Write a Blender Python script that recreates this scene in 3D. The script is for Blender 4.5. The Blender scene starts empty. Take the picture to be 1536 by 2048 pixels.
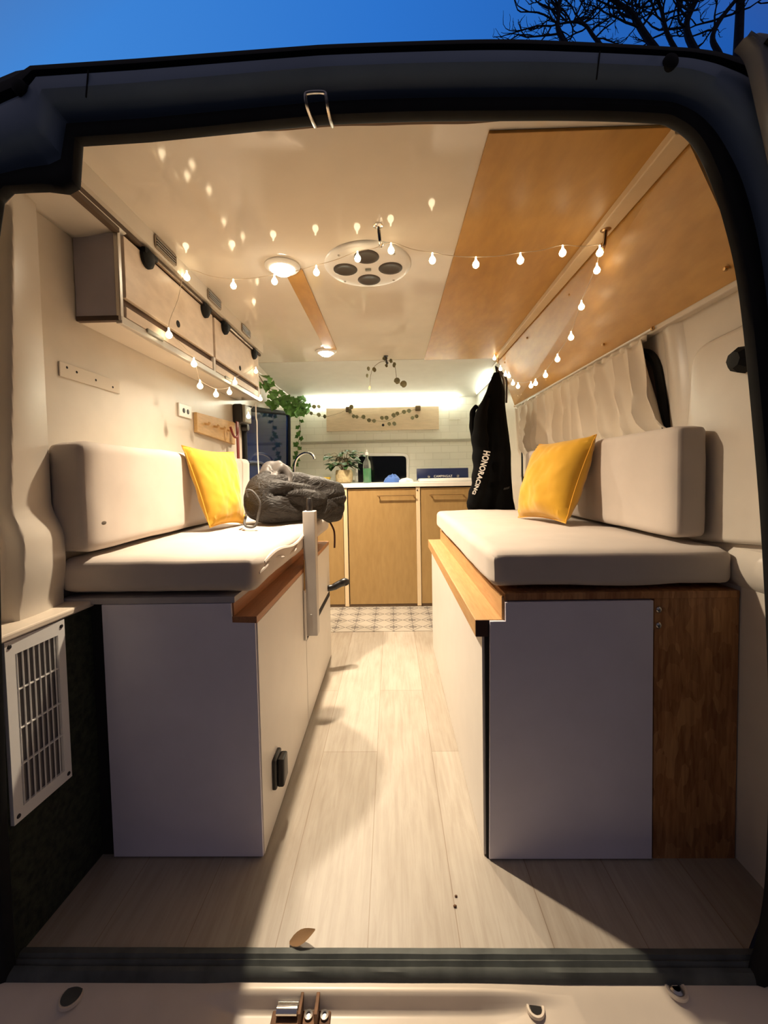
import bpy, bmesh, math, random
from mathutils import Vector, Matrix, noise
PI = math.pi
random.seed(7)
sc = bpy.context.scene
C = sc.collection

# ------------------------------------------------------------------ camera
cd = bpy.data.cameras.new('camera'); cam = bpy.data.objects.new('camera', cd); C.objects.link(cam)
cd.sensor_fit = 'VERTICAL'; cd.sensor_height = 36.0; cd.lens = 820.0/2048*36
cd.shift_y = -38/2048.0
cd.clip_start = 0.02
R_ = Vector((0.99969253, 0.0170712, -0.01798381)); U_ = Vector((0.017264, 0.04141554, 0.99899285))
F_ = R_.cross(U_) * -1
m = Matrix.Identity(4)
for i in range(3):
    m[i][0] = R_[i]; m[i][1] = U_[i]; m[i][2] = -F_[i]
m[2][3] = 1.0
cam.matrix_world = m
sc.camera = cam

# ------------------------------------------------------------------ world: dusk sky, brighter ahead-left, dim behind
w = bpy.data.worlds.new('dusk'); sc.world = w; w.use_nodes = True
nt = w.node_tree; nt.nodes.clear()
def wn(t, **kw):
    n = nt.nodes.new(t)
    for k, v in kw.items(): setattr(n, k, v)
    return n
tc = wn('ShaderNodeTexCoord'); sx = wn('ShaderNodeSeparateXYZ')
nt.links.new(tc.outputs['Generated'], sx.inputs[0])
mr = wn('ShaderNodeMapRange'); mr.inputs[1].default_value = -0.75; mr.inputs[2].default_value = 0.6
nt.links.new(sx.outputs[0], mr.inputs[0])
skyx = wn('ShaderNodeValToRGB')
skyx.color_ramp.elements[0].color = (0.062, 0.27, 0.72, 1); skyx.color_ramp.elements[1].color = (0.010, 0.082, 0.38, 1)
e = skyx.color_ramp.elements.new(0.55); e.color = (0.026, 0.17, 0.60, 1)
nt.links.new(mr.outputs[0], skyx.inputs[0])
mb_ = wn('ShaderNodeMapRange'); mb_.inputs[1].default_value = 0.38; mb_.inputs[2].default_value = 0.62
nt.links.new(sx.outputs[1], mb_.inputs[0])
back = wn('ShaderNodeMixRGB'); back.inputs[1].default_value = (0.098, 0.086, 0.108, 1)
nt.links.new(mb_.outputs[0], back.inputs[0]); nt.links.new(skyx.outputs[0], back.inputs[2])
mz = wn('ShaderNodeMapRange'); mz.inputs[1].default_value = -0.05; mz.inputs[2].default_value = 0.05
nt.links.new(sx.outputs[2], mz.inputs[0])
low = wn('ShaderNodeMixRGB'); low.inputs[1].default_value = (0.02, 0.02, 0.022, 1)
nt.links.new(mz.outputs[0], low.inputs[0]); nt.links.new(back.outputs[0], low.inputs[2])
bg = wn('ShaderNodeBackground'); bg.inputs[1].default_value = 1.0
nt.links.new(low.outputs[0], bg.inputs[0])
wo = wn('ShaderNodeOutputWorld'); nt.links.new(bg.outputs[0], wo.inputs[0])

# ------------------------------------------------------------------ exposure and lamp levels
sc.view_settings.view_transform = 'Standard'; sc.view_settings.look = 'None'
sc.view_settings.exposure = 0.0; sc.view_settings.gamma = 1.0
sc.view_settings.use_curve_mapping = False
WARM = (1.0, 0.825, 0.61)
DOWN_W = 182.0          # each downlight, watts
LED_E = 46.0            # emission of the kitchen strip
BULB_E = 11.0          # emission of each fairy bulb

# ------------------------------------------------------------------ materials
MATS = {}
class N:
    def __init__(s, name):
        s.m = bpy.data.materials.new(name); s.m.use_nodes = True
        s.t = s.m.node_tree; s.b = s.t.nodes['Principled BSDF']
    def new(s, t, **kw):
        n = s.t.nodes.new(t)
        for k, v in kw.items(): setattr(n, k, v)
        return n
    def link(s, a, b): s.t.links.new(a, b)
    def coords(s, scale=(1, 1, 1), rot=(0, 0, 0)):
        tc = s.new('ShaderNodeTexCoord'); mp = s.new('ShaderNodeMapping')
        mp.inputs['Scale'].default_value = scale; mp.inputs['Rotation'].default_value = rot
        geo = s.new('ShaderNodeNewGeometry')
        s.link(geo.outputs['Position'], mp.inputs[0]); return mp.outputs[0]
    def noise(s, vec, scale=5, detail=4, rough=.5, dist=0):
        n = s.new('ShaderNodeTexNoise'); n.inputs['Scale'].default_value = scale; n.inputs['Detail'].default_value = detail
        n.inputs['Roughness'].default_value = rough; n.inputs['Distortion'].default_value = dist
        s.link(vec, n.inputs['Vector']); return n.outputs['Fac']
    def ramp(s, fac, stops):
        r = s.new('ShaderNodeValToRGB'); el = r.color_ramp.elements
        while len(el) < len(stops): el.new(.5)
        for q, (p, c) in zip(el, stops): q.position = p; q.color = (*c, 1)
        s.link(fac, r.inputs[0]); return r.outputs[0]
    def mix(s, fac, a, b, mode='MIX'):
        n = s.new('ShaderNodeMixRGB', blend_type=mode)
        for i, v in ((0, fac), (1, a), (2, b)):
            if hasattr(v, 'default_value') or hasattr(v, 'is_linked'): s.link(v, n.inputs[i])
            elif isinstance(v, tuple): n.inputs[i].default_value = (*v, 1)
            else: n.inputs[i].default_value = v
        return n.outputs[0]
    def math(s, op, a, b=0.0):
        n = s.new('ShaderNodeMath', operation=op)
        for i, v in ((0, a), (1, b)):
            if hasattr(v, 'is_linked'): s.link(v, n.inputs[i])
            else: n.inputs[i].default_value = v
        return n.outputs[0]
    def bump(s, h, strength=.2, dist=.002):
        n = s.new('ShaderNodeBump'); n.inputs['Strength'].default_value = strength; n.inputs['Distance'].default_value = dist
        s.link(h, n.inputs['Height']); s.link(n.outputs[0], s.b.inputs['Normal'])
    def col(s, c):
        if isinstance(c, tuple): s.b.inputs['Base Color'].default_value = (*c, 1)
        else: s.link(c, s.b.inputs['Base Color'])

def plain(name, c, rough=.5, metal=0, var=.06, scale=12, bump=0, bscale=60, spec=.5, coat=0):
    n = N(name); v = n.coords()
    f = n.noise(v, scale)
    n.col(n.ramp(f, [(.3, tuple(x*(1-var) for x in c)), (.7, tuple(min(1, x*(1+var)) for x in c))]))
    n.b.inputs['Roughness'].default_value = rough; n.b.inputs['Metallic'].default_value = metal
    n.b.inputs['Specular IOR Level'].default_value = spec
    if coat: n.b.inputs['Coat Weight'].default_value = coat; n.b.inputs['Coat Roughness'].default_value = .05
    if bump: n.bump(n.noise(v, bscale, 3), bump)
    MATS[name] = n.m; return n.m

def wood(name, a, b, stretch=(14, 1.2, 14), scale=3, rough=.45, dist=.8, bump=.05):
    n = N(name); v = n.coords(stretch)
    f = n.noise(v, scale, 6, .6, dist)
    g = n.noise(n.coords(tuple(x*4 for x in stretch)), scale, 3, .5)
    c = n.ramp(f, [(.3, a), (.7, b)])
    n.col(n.mix(.25, c, n.ramp(g, [(.35, tuple(x*.7 for x in a)), (.65, b)])))
    n.b.inputs['Roughness'].default_value = rough
    if bump: n.bump(g, bump)
    MATS[name] = n.m; return n.m

def cloth(name, c, var=.08, weave=900, rough=.9, sheen=.2, bump=.15):
    n = N(name); v = n.coords()
    f = n.noise(v, 9, 4)
    n.col(n.ramp(f, [(.3, tuple(x*(1-var) for x in c)), (.7, tuple(min(1, x*(1+var)) for x in c))]))
    n.b.inputs['Roughness'].default_value = rough; n.b.inputs['Sheen Weight'].default_value = sheen
    n.bump(n.noise(v, weave, 2), bump, .001)
    MATS[name] = n.m; return n.m

def glow(name, c, e):
    n = N(name); n.col(c)
    n.b.inputs['Emission Color'].default_value = (*c, 1); n.b.inputs['Emission Strength'].default_value = e
    MATS[name] = n.m; return n.m

white_gloss = plain('gloss white board', (.72, .655, .56), .075, var=.02, spec=.5)
white_paint = plain('cream van paint', (.67, .605, .515), .32, var=.03, bump=.02, bscale=9)
white_lam = plain('white laminate', (.70, .655, .60), .42, var=.02)
end_lam = plain('dusk tinted laminate', (.70, .665, .74), .5, var=.03)  # white laminate with the lilac dusk shade put into its colour
headliner = plain('white headliner', (.70, .71, .66), .6, var=.03)
white_plastic = plain('white plastic', (.82, .80, .76), .3, var=.02)
cream_metal = plain('cream painted sill', (.72, .62, .50), .35, var=.10, scale=6, bump=.03, bscale=14)
shaded_paint = plain('shaded van paint', (.19, .26, .36), .42, var=.12, scale=5)  # rear frame's shade is put into this grey-blue; the van is white
rubber = plain('black rubber', (.006, .0065, .007), .7, var=.25, scale=30, bump=.1, spec=.25)
sill_rub = plain('worn sill rubber', (.075, .082, .074), .7, var=.35, scale=16, bump=.15)
black_pl = plain('black plastic', (.014, .012, .012), .35, var=.1)
dark_in = plain('dark gap', (.012, .010, .009), .9)
grey_pl = plain('grey plastic', (.28, .28, .24), .4)
chrome = plain('chrome', (.80, .78, .74), .16, 1.0, var=.03)
steel = plain('brushed steel', (.55, .53, .50), .3, 1.0, var=.05)
brass = plain('brass screw', (.62, .40, .18), .3, 1.0)
rust = plain('rusty metal', (.16, .08, .04), .7, .4, var=.4, scale=40)
ply_or = wood('orange varnished plywood', (.44, .215, .042), (.55, .295, .066), (4, 1.3, 4), 2.0, .42, 1.2, .02)
ply_pale = wood('pale birch plywood', (.73, .58, .44), (.83, .69, .55), (2.2, 2.2, 5), 2.0, .4, .8, .02)
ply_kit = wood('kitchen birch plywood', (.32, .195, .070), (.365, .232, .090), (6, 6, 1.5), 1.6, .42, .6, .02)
pine = wood('pine timber', (.44, .235, .085), (.55, .32, .135), (16, 1.2, 16), 3.0, .5, .9)
pine_red = wood('red brown timber', (.34, .14, .055), (.46, .21, .09), (16, 1.2, 16), 3.0, .5, .9)
stile_w = wood('pale stile wood', (.66, .50, .30), (.74, .58, .38), (20, 20, 1), 2, .5)
peg_w = wood('hook board wood', (.58, .36, .14), (.68, .45, .21), (8, 2, 8), 3, .5)
board_w = wood('pale flap wood', (.70, .56, .38), (.76, .62, .44), (2, 6, 12), 2, .45)
linen = cloth('beige linen', (.52, .45, .39), .05, 700)
yellow = cloth('mustard velvet', (.54, .285, .007), .10, 500, .85, .3)
mustd = cloth('mustard piping', (.62, .30, .02), .08, 500)
n = N('grey nylon'); v = n.coords((1, 1, 1.6))
f = n.noise(v, 16, 3, .55, 1.5)
n.col(n.ramp(f, [(.3, (.016, .014, .013)), (.7, (.024, .021, .0195))])); n.b.inputs['Roughness'].default_value = .62; n.b.inputs['Specular IOR Level'].default_value = .3
n.bump(n.math('ABSOLUTE', n.math('SUBTRACT', f, .5)), .7, .03); nylon = n.m
cordm = plain('grey cord', (.06, .055, .052), .7, var=.2, scale=80)
black_cl = cloth('black jersey', (.0032, .0032, .0034), .2, 600, 1.0, 0); black_cl.node_tree.nodes['Principled BSDF'].inputs['Specular IOR Level'].default_value = .12
curt = cloth('white curtain cotton', (.66, .58, .47), .04, 900)
printw = plain('white print', (.80, .78, .74), .6, var=.02)
leafm = plain('dark green leaf', (.025, .065, .016), .45, var=.45, scale=35)
leafb = plain('ivy leaf', (.075, .20, .030), .45, var=.5, scale=30)
leaf_r = plain('olive round leaf', (.15, .135, .060), .6, var=.3, scale=30)
bark = plain('dark bark', (.016, .022, .045), .9, var=.3, scale=20)
stemm = plain('brown stem', (.14, .10, .05), .7)
potm = plain('straw pot', (.45, .36, .20), .8, var=.2, scale=60, bump=.3, bscale=120)
soil = plain('soil', (.03, .02, .012), .9)
yell_pl = plain('yellow sponge', (.72, .52, .06), .8, var=.15, scale=40)
blue_st = plain('blue enamel', (.010, .022, .09), .35)
blue_cl = cloth('blue cloth', (.06, .14, .42), .2, 300)
redm = plain('red leather', (.20, .022, .016), .5)
carpet = plain('green black carpet', (.016, .020, .010), .95, var=.7, scale=70, bump=.5, bscale=220)
asphalt = plain('asphalt', (.03, .03, .032), .9, var=.3, scale=4)
worktop_m = plain('white worktop', (.80, .76, .70), .3, var=.03)
wire_w = plain('clear wire', (.66, .55, .42), .4)
wire_white = plain('white cable', (.75, .72, .68), .5)

# glass-like materials
n = N('dark tinted pane'); n.col((.004, .012, .055)); n.b.inputs['Specular IOR Level'].default_value = .12; n.b.inputs['Roughness'].default_value = .07; pane_m = n.m
n = N('black pane'); n.col((.002, .003, .003)); n.b.inputs['Roughness'].default_value = .09; pane_k = n.m
n = N('clear glass'); n.col((.92, .98, .95)); n.b.inputs['Roughness'].default_value = .03; n.b.inputs['Transmission Weight'].default_value = .95; glass_m = n.m
n = N('green soap'); n.col((.10, .62, .25)); n.b.inputs['Roughness'].default_value = .1; n.b.inputs['Transmission Weight'].default_value = .6; soap_m = n.m
bulb_m = glow('lit bulb', (1.0, .80, .50), BULB_E)
led_m = glow('lit led strip', (1.0, 1.0, .80), LED_E)
disc_m = glow('lit downlight lens', (1.0, .90, .72), 40.0)

# OSB
n = N('strand board'); v = n.coords((34, 34, 12), (.2, .5, .3))
vo = n.new('ShaderNodeTexVoronoi'); vo.inputs['Scale'].default_value = 1.6
nv = n.new('ShaderNodeVectorMath', operation='ADD')
nz = n.new('ShaderNodeTexNoise'); nz.inputs['Scale'].default_value = .8; n.link(v, nz.inputs['Vector'])
n.link(v, nv.inputs[0]); n.link(nz.outputs['Color'], nv.inputs[1]); n.link(nv.outputs[0], vo.inputs['Vector'])
sp = n.new('ShaderNodeSeparateColor'); n.link(vo.outputs['Color'], sp.inputs[0])
c = n.ramp(sp.outputs[0], [(0, (.24, .095, .032)), (.5, (.38, .16, .055)), (1, (.54, .28, .11))])
n.col(n.mix(.35, c, n.ramp(n.noise(n.coords((60, 60, 6)), 2, 4), [(.35, (.22, .08, .025)), (.65, (.62, .31, .12))])))
n.b.inputs['Roughness'].default_value = .5; osb = n.m

# floor planks
n = N('pale oak vinyl planks'); v = n.coords((1, 1, 1), (0, 0, PI/2))
br = n.new('ShaderNodeTexBrick'); br.offset = .37; br.inputs['Scale'].default_value = 1.0
br.inputs['Brick Width'].default_value = 1.15; br.inputs['Row Height'].default_value = .197
br.inputs['Mortar Size'].default_value = .0012; br.inputs['Mortar Smooth'].default_value = .3; br.inputs['Bias'].default_value = 0
br.inputs['Color1'].default_value = (.44, .395, .335, 1); br.inputs['Color2'].default_value = (.375, .325, .265, 1)
br.inputs['Mortar'].default_value = (.28, .22, .165, 1)
mp2 = n.new('ShaderNodeMapping'); mp2.inputs['Location'].default_value = (.3, .067, 0)
n.link(v, mp2.inputs[0]); n.link(mp2.outputs[0], br.inputs['Vector'])
g = n.noise(n.coords((22, 1.6, 1)), 3, 6, .65, .6)
g2 = n.noise(n.coords((5, 2.2, 1)), 2.5, 4, .5, .3)
gr = n.ramp(g, [(.25, (.62, .56, .50)), (.60, (1, 1, 1))])
gr2 = n.ramp(g2, [(.3, (.86, .83, .80)), (.7, (1, 1, 1))])
n.col(n.mix(.55, n.mix(.8, br.outputs[0], gr2, 'MULTIPLY'), gr, 'MULTIPLY'))
n.b.inputs['Roughness'].default_value = .42; n.bump(g, .05); floor_m = n.m

# bulkhead tiles
n = N('white brick tiles'); v = n.coords((1, 1, 1), (PI/2, 0, 0))
br = n.new('ShaderNodeTexBrick'); br.inputs['Scale'].default_value = 1; br.inputs['Brick Width'].default_value = .15
br.inputs['Row Height'].default_value = .06; br.inputs['Mortar Size'].default_value = .003
br.inputs['Color1'].default_value = (.80, .80, .70, 1); br.inputs['Color2'].default_value = (.78, .78, .68, 1); br.inputs['Mortar'].default_value = (.70, .70, .60, 1)
n.link(v, br.inputs['Vector']); n.col(br.outputs[0]); n.b.inputs['Roughness'].default_value = .3; tile_m = n.m

# patterned floor mat
n = N('patterned vinyl mat'); geo = n.new('ShaderNodeNewGeometry'); sp = n.new('ShaderNodeSeparateXYZ'); n.link(geo.outputs['Position'], sp.inputs[0])
P_ = .128
fx = n.math('SUBTRACT', n.math('FRACT', n.math('DIVIDE', n.math('ADD', sp.outputs[0], 5.056), P_)), .5)
fy = n.math('SUBTRACT', n.math('FRACT', n.math('DIVIDE', n.math('ADD', sp.outputs[1], 2.0), P_)), .5)
ax = n.math('ABSOLUTE', fx); ay = n.math('ABSOLUTE', fy)
r1 = n.math('ADD', ax, ay)
d = n.math('SQRT', n.math('ADD', n.math('MULTIPLY', fx, fx), n.math('MULTIPLY', fy, fy)))
arm = n.math('MULTIPLY', n.math('LESS_THAN', n.math('MULTIPLY', ax, ay), .006), n.math('LESS_THAN', d, .36))
ring = n.math('LESS_THAN', n.math('ABSOLUTE', n.math('SUBTRACT', d, .17)), .028)
dia = n.math('LESS_THAN', n.math('ABSOLUTE', n.math('SUBTRACT', r1, .47)), .035)
pat = n.math('MAXIMUM', n.math('MAXIMUM', arm, ring), dia)
n.col(n.mix(pat, (.40, .36, .30), (.15, .135, .12)))
n.b.inputs['Roughness'].default_value = .5; mat_m = n.m

# ------------------------------------------------------------------ mesh builder
class MB:
    def __init__(s): s.bm = bmesh.new()
    def box(s, a, b, bevel=0, seg=2):
        a = Vector(a); b = Vector(b); lo = Vector(map(min, a, b)); hi = Vector(map(max, a, b))
        r = bmesh.ops.create_cube(s.bm, size=1, matrix=Matrix.LocRotScale((lo+hi)/2, None, hi-lo))
        if bevel:
            es = list({e for v in r['verts'] for e in v.link_edges})
            bmesh.ops.bevel(s.bm, geom=es, offset=min(bevel, .49*min(hi-lo)), segments=seg, affect='EDGES', profile=.5)
        return s
    def obox(s, c, dims, rot, bevel=0, seg=2):
        r = bmesh.ops.create_cube(s.bm, size=1, matrix=Matrix.LocRotScale(Vector(c), rot, Vector(dims)))
        if bevel:
            es = list({e for v in r['verts'] for e in v.link_edges})
            bmesh.ops.bevel(s.bm, geom=es, offset=min(bevel, .49*min(dims)), segments=seg, affect='EDGES', profile=.5)
        return s
    def prism(s, pts, axis, a, b, bevel=0, seg=2):
        # pts: 2-D outline; axis: 0 -> (y,z) outline along x, 1 -> (x,z) along y, 2 -> (x,y) along z
        def mk(p, h): return {0: (h, p[0], p[1]), 1: (p[0], h, p[1]), 2: (p[0], p[1], h)}[axis]
        va = [s.bm.verts.new(mk(p, a)) for p in pts]; vb = [s.bm.verts.new(mk(p, b)) for p in pts]
        k = len(pts); fs = [s.bm.faces.new(va), s.bm.faces.new(vb[::-1])]
        for i in range(k): fs.append(s.bm.faces.new((va[i], vb[i], vb[(i+1) % k], va[(i+1) % k])))
        bmesh.ops.recalc_face_normals(s.bm, faces=fs)
        if bevel:
            es = [e for e in fs[0].edges] + [e for e in fs[1].edges]
            bmesh.ops.bevel(s.bm, geom=es, offset=bevel, segments=seg, affect='EDGES', profile=.5)
        return s
    def cyl(s, p0, p1, r0, r1=None, seg=16, caps=True):
        return s.tube([p0, p1], [r0, r0 if r1 is None else r1], seg, caps)
    def tube(s, pts, r, seg=8, caps=True, closed=False):
        pts = [Vector(p) for p in pts]; k = len(pts)
        rs = r if isinstance(r, (list, tuple)) else [r]*k
        up = None; rings = []
        for i, p in enumerate(pts):
            if closed: t = pts[(i+1) % k]-pts[i-1]
            else: t = pts[min(i+1, k-1)]-pts[max(i-1, 0)]
            t.normalize()
            if up is None: up = t.orthogonal()
            up = (up - t*up.dot(t))
            if up.length < 1e-6: up = t.orthogonal()
            up.normalize(); side = t.cross(up)
            rings.append([s.bm.verts.new(p + (up*math.cos(2*PI*j/seg)+side*math.sin(2*PI*j/seg))*rs[i]) for j in range(seg)])
        for i in range(k if closed else k-1):
            a = rings[i]; b = rings[(i+1) % k]
            for j in range(seg): s.bm.faces.new((a[j], a[(j+1) % seg], b[(j+1) % seg], b[j]))
        if caps and not closed:
            s.bm.faces.new(rings[0][::-1]); s.bm.faces.new(rings[-1])
        return s
    def ball(s, c, r, scale=(1, 1, 1), seg=16, rot=None):
        bmesh.ops.create_uvsphere(s.bm, u_segments=seg, v_segments=max(6, seg//2+1), radius=r, matrix=Matrix.LocRotScale(Vector(c), rot, Vector(scale)))
        return s
    def lathe(s, c, prof, seg=24, axis='Z'):
        c = Vector(c); rings = []
        for (r, h) in prof:
            ring = []
            for j in range(seg):
                a = 2*PI*j/seg
                q = {'Z': (r*math.cos(a), r*math.sin(a), h), 'Y': (r*math.cos(a), h, r*math.sin(a)), 'X': (h, r*math.cos(a), r*math.sin(a))}[axis]
                ring.append(s.bm.verts.new(c+Vector(q)))
            rings.append(ring)
        fs = []
        for a, b in zip(rings, rings[1:]):
            for j in range(seg): fs.append(s.bm.faces.new((a[j], a[(j+1) % seg], b[(j+1) % seg], b[j])))
        if prof[0][0] > 1e-5: fs.append(s.bm.faces.new(rings[0][::-1]))
        if prof[-1][0] > 1e-5: fs.append(s.bm.faces.new(rings[-1]))
        bmesh.ops.recalc_face_normals(s.bm, faces=fs)
        return s
    def grid(s, nu, nv, f, closed=False):
        vs = [[s.bm.verts.new(f(i/(nu if closed else nu-1), j/(nv-1))) for j in range(nv)] for i in range(nu)]
        for i in range(nu if closed else nu-1):
            for j in range(nv-1):
                s.bm.faces.new((vs[i][j], vs[(i+1) % nu][j], vs[(i+1) % nu][j+1], vs[i][j+1]))
        return vs
    def face(s, pts): s.bm.faces.new([s.bm.verts.new(p) for p in pts]); return s

ORIG = {}
def finish(name, mb, mat, parent=None, origin=None, smooth=True, angle=.7, solid=0, sub=0):
    me = bpy.data.meshes.new(name)
    bmesh.ops.remove_doubles(mb.bm, verts=mb.bm.verts, dist=1e-6)
    mb.bm.normal_update(); mb.bm.to_mesh(me); mb.bm.free()
    o = bpy.data.objects.new(name, me); C.objects.link(o)
    if origin is None:
        if parent is not None: origin = ORIG[parent]
        else:
            xs = [v.co for v in me.vertices]
            lo = Vector(min(v[i] for v in xs) for i in range(3)); hi = Vector(max(v[i] for v in xs) for i in range(3))
            origin = Vector(((lo.x+hi.x)/2, (lo.y+hi.y)/2, lo.z))
    origin = Vector(origin); ORIG[o] = origin
    me.transform(Matrix.Translation(-origin))
    if parent is not None:
        o.parent = parent; o.location = origin-ORIG[parent]
    else: o.location = origin
    if smooth:
        me.polygons.foreach_set('use_smooth', [True]*len(me.polygons)); me.set_sharp_from_angle(angle=angle)
    for mm in (mat if isinstance(mat, (list, tuple)) else [mat]): me.materials.append(mm)
    if solid:
        md = o.modifiers.new('thickness', 'SOLIDIFY'); md.thickness = solid; md.offset = 0
    if sub:
        md = o.modifiers.new('smooth', 'SUBSURF'); md.levels = sub; md.render_levels = sub
    return o
def tag(o, label, cat, group=None, kind=None):
    o['label'] = label; o['category'] = cat
    if group: o['group'] = group
    if kind: o['kind'] = kind
    return o
def thing(name, label, cat, loc, group=None):
    o = bpy.data.objects.new(name, None); C.objects.link(o); o.location = loc; o.empty_display_size = .05
    ORIG[o] = Vector(loc); return tag(o, label, cat, group)
def struct(name, mb, mat, **kw):
    o = finish(name, mb, mat, **kw); o['kind'] = 'structure'; return o
def one(name, mb, mat, label, cat, group=None, **kw):
    return tag(finish(name, mb, mat, **kw), label, cat, group)
def copy_tree(o, parent=None):
    c = o.copy(); C.objects.link(c); ORIG[c] = ORIG[o].copy()
    if parent: c.parent = parent
    for ch in [x for x in ORIG if x.parent is o]: copy_tree(ch, c)
    return c
def lerp(a, b, t): return a+(b-a)*t
def catmull(p, n=8, closed=False):
    p = [Vector(q) for q in p]; out = []; k = len(p)
    for i in range(k if closed else k-1):
        g = lambda j: p[j % k] if closed else p[max(0, min(k-1, j))]
        a, b, c, d = g(i-1), g(i), g(i+1), g(i+2)
        for s in range(n):
            t = s/n
            out.append(.5*((2*b)+(c-a)*t+(2*a-5*b+4*c-d)*t*t+(3*b-a-3*c+d)*t**3))
    if not closed: out.append(p[-1])
    return out
def sm(t): t = max(0, min(1, t)); return t*t*(3-2*t)
def interp(tab, x):
    if x <= tab[0][0]: return tab[0][1]
    for (a, b), (c, d) in zip(tab, tab[1:]):
        if x <= c: return lerp(b, d, (x-a)/(c-a) if c > a else 0)
    return tab[-1][1]
def rounded_box(a, b, r, n=26, wob=.004, ws=5, crown=0, seed=0):
    """a cushion: box with soft rounded edges, slightly puffed and wavy"""
    a = Vector(a); b = Vector(b); c = (a+b)/2; h = (b-a)/2
    mb = MB(); bm = mb.bm
    bmesh.ops.create_cube(bm, size=2)
    bmesh.ops.subdivide_edges(bm, edges=bm.edges[:], cuts=n, use_grid_fill=True)
    for v in bm.verts:
        p = v.co.copy()
        q = Vector((math.copysign(abs(p[i])**.72, p[i])*h[i] for i in range(3)))
        core = Vector(max(-h[i]+r, min(h[i]-r, q[i])) for i in range(3))
        d = q-core
        if d.length > 1e-9:
            d = d.normalized()*r
            q = core+d
        nrm = d.normalized() if d.length > 1e-9 else Vector((0, 0, 1))
        puff = crown*(1-(q.x/h.x)**2)*(1-(q.y/h.y)**2) if abs(nrm.z) > .7 and nrm.z > 0 else 0
        wv = noise.noise(Vector(((q.x+c.x)*ws+seed, (q.y+c.y)*ws, (q.z+c.z)*ws*1.5)))*wob + noise.noise(Vector((q*ws*4))+Vector((seed, 3, 1)))*wob*.3
        v.co = c+q+nrm*wv+Vector((0, 0, puff))
    return mb

# ================================================================== the setting
ground = struct('ground', MB().box((-12, -10, -.70), (12, 16, -.62)), asphalt, smooth=False)
fl = MB().prism([(-.90, 1.0), (-.82, .828), (.72, .822), (.90, .96), (.90, 3.70), (-.90, 3.70)], 2, -.05, 0)
floor = struct('floor', fl, floor_m, smooth=False)
# walls
wl = MB().box((-.94, .98, -.05), (-.89, 3.75, 1.86))
struct('wall_left', wl, white_paint, smooth=False)
wr = MB().box((.872, .84, -.05), (.93, 3.75, 1.86))
struct('wall_right', wr, white_paint, smooth=False)
wf = MB().box((-.94, 3.66, -.05), (.93, 3.72, 1.86))
struct('wall_front', wf, tile_m, smooth=False)
ce = MB().box((-.89, .90, 1.78), (.872, 2.79, 1.80))
struct('ceiling', ce, white_gloss, smooth=False)
hl = MB().prism([(2.79, 1.778), (3.66, 1.688), (3.66, 1.86), (2.79, 1.86)], 0, -.889, .871)
struct('ceiling_front', hl, headliner, smooth=False)
roof = MB().box((-.95, .97, 1.802), (.95, 3.75, 1.835))
struct('roof', roof, shaded_paint, smooth=False)

# --- rear door frame: rings that follow the opening
inn = [(-.80, -.02), (-.80, .3), (-.79, .7), (-.775, 1.1), (-.75, 1.47), (-.735, 1.54), (-.715, 1.556), (-.646, 1.556), (-.607, 1.55), (-.586, 1.56), (-.578, 1.639), (-.448, 1.643), (-.218, 1.658), (-.118, 1.664), (.057, 1.665), (.216, 1.661), (.355, 1.657), (.494, 1.648), (.535, 1.637), (.572, 1.606), (.601, 1.551), (.630, 1.468), (.659, 1.348), (.687, 1.132), (.715, .844), (.735, .5), (.735, .2), (.72, .06), (.70, -.02)]
out = [(-.97, -.02), (-.97, .3), (-.97, .7), (-.95, 1.1), (-.93, 1.47), (-.90, 1.58), (-.87, 1.66), (-.80, 1.73), (-.74, 1.768), (-.70, 1.782), (-.66, 1.787), (-.45, 1.793), (-.218, 1.800), (-.118, 1.803), (.057, 1.803), (.216, 1.801), (.355, 1.790), (.494, 1.777), (.56, 1.772), (.62, 1.765), (.69, 1.745), (.77, 1.66), (.82, 1.45), (.85, 1.13), (.88, .84), (.90, .5), (.90, .2), (.89, .06), (.88, -.02)]
def dens(l):
    o = []
    for i in range(len(l)-1):
        k = 6
        for j in range(k):
            t = j/k
            if i >= 13:
                g = lambda q: Vector(l[max(0, min(len(l)-1, q))])
                a, b, c, d = g(i-1), g(i), g(i+1), g(i+2)
                o.append(tuple(.5*((2*b)+(c-a)*t+(2*a-5*b+4*c-d)*t*t+(3*b-a-3*c+d)*t**3)))
            else: o.append((lerp(l[i][0], l[i+1][0], t), lerp(l[i][1], l[i+1][1], t)))
    o.append(l[-1]); return o
inn_d, out_d = dens(inn), dens(out)
def ring(levels):
    """levels: (t from inner to outer outline, y)"""
    mb = MB(); rows = []
    for (t, y) in levels:
        rows.append([mb.bm.verts.new((lerp(a[0], b[0], t), y, lerp(a[1], b[1], t))) for a, b in zip(inn_d, out_d)])
    for a, b in zip(rows, rows[1:]):
        for j in range(len(a)-1): mb.bm.faces.new((a[j], a[j+1], b[j+1], b[j]))
    bmesh.ops.recalc_face_normals(mb.bm, faces=mb.bm.faces[:])
    return mb
struct('trim_1', ring([(.55, .862), (.16, .812), (.03, .806), (.0, .80), (.005, .790), (.03, .783), (.10, .779), (.20, .783), (.25, .795), (.29, .812), (.55, .862)]), rubber)
struct('trim_2', ring([(.17, .806), (.25, .803), (.29, .792), (.35, .766), (.45, .755), (.60, .757), (.66, .765), (.71, .79), (.78, .83), (.80, .87)]), shaded_paint)
struct('trim_3', ring([(.67, .86), (.675, .785), (.72, .762), (.80, .766), (.90, .785), (1.0, .80), (1.0, .90)]), rubber)
# backing behind the corners of the frame so that no night shows between frame and shell
struct('trim_4', ring([(.80, .868), (1.0, .87), (1.08, .90)]), shaded_paint)

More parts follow.
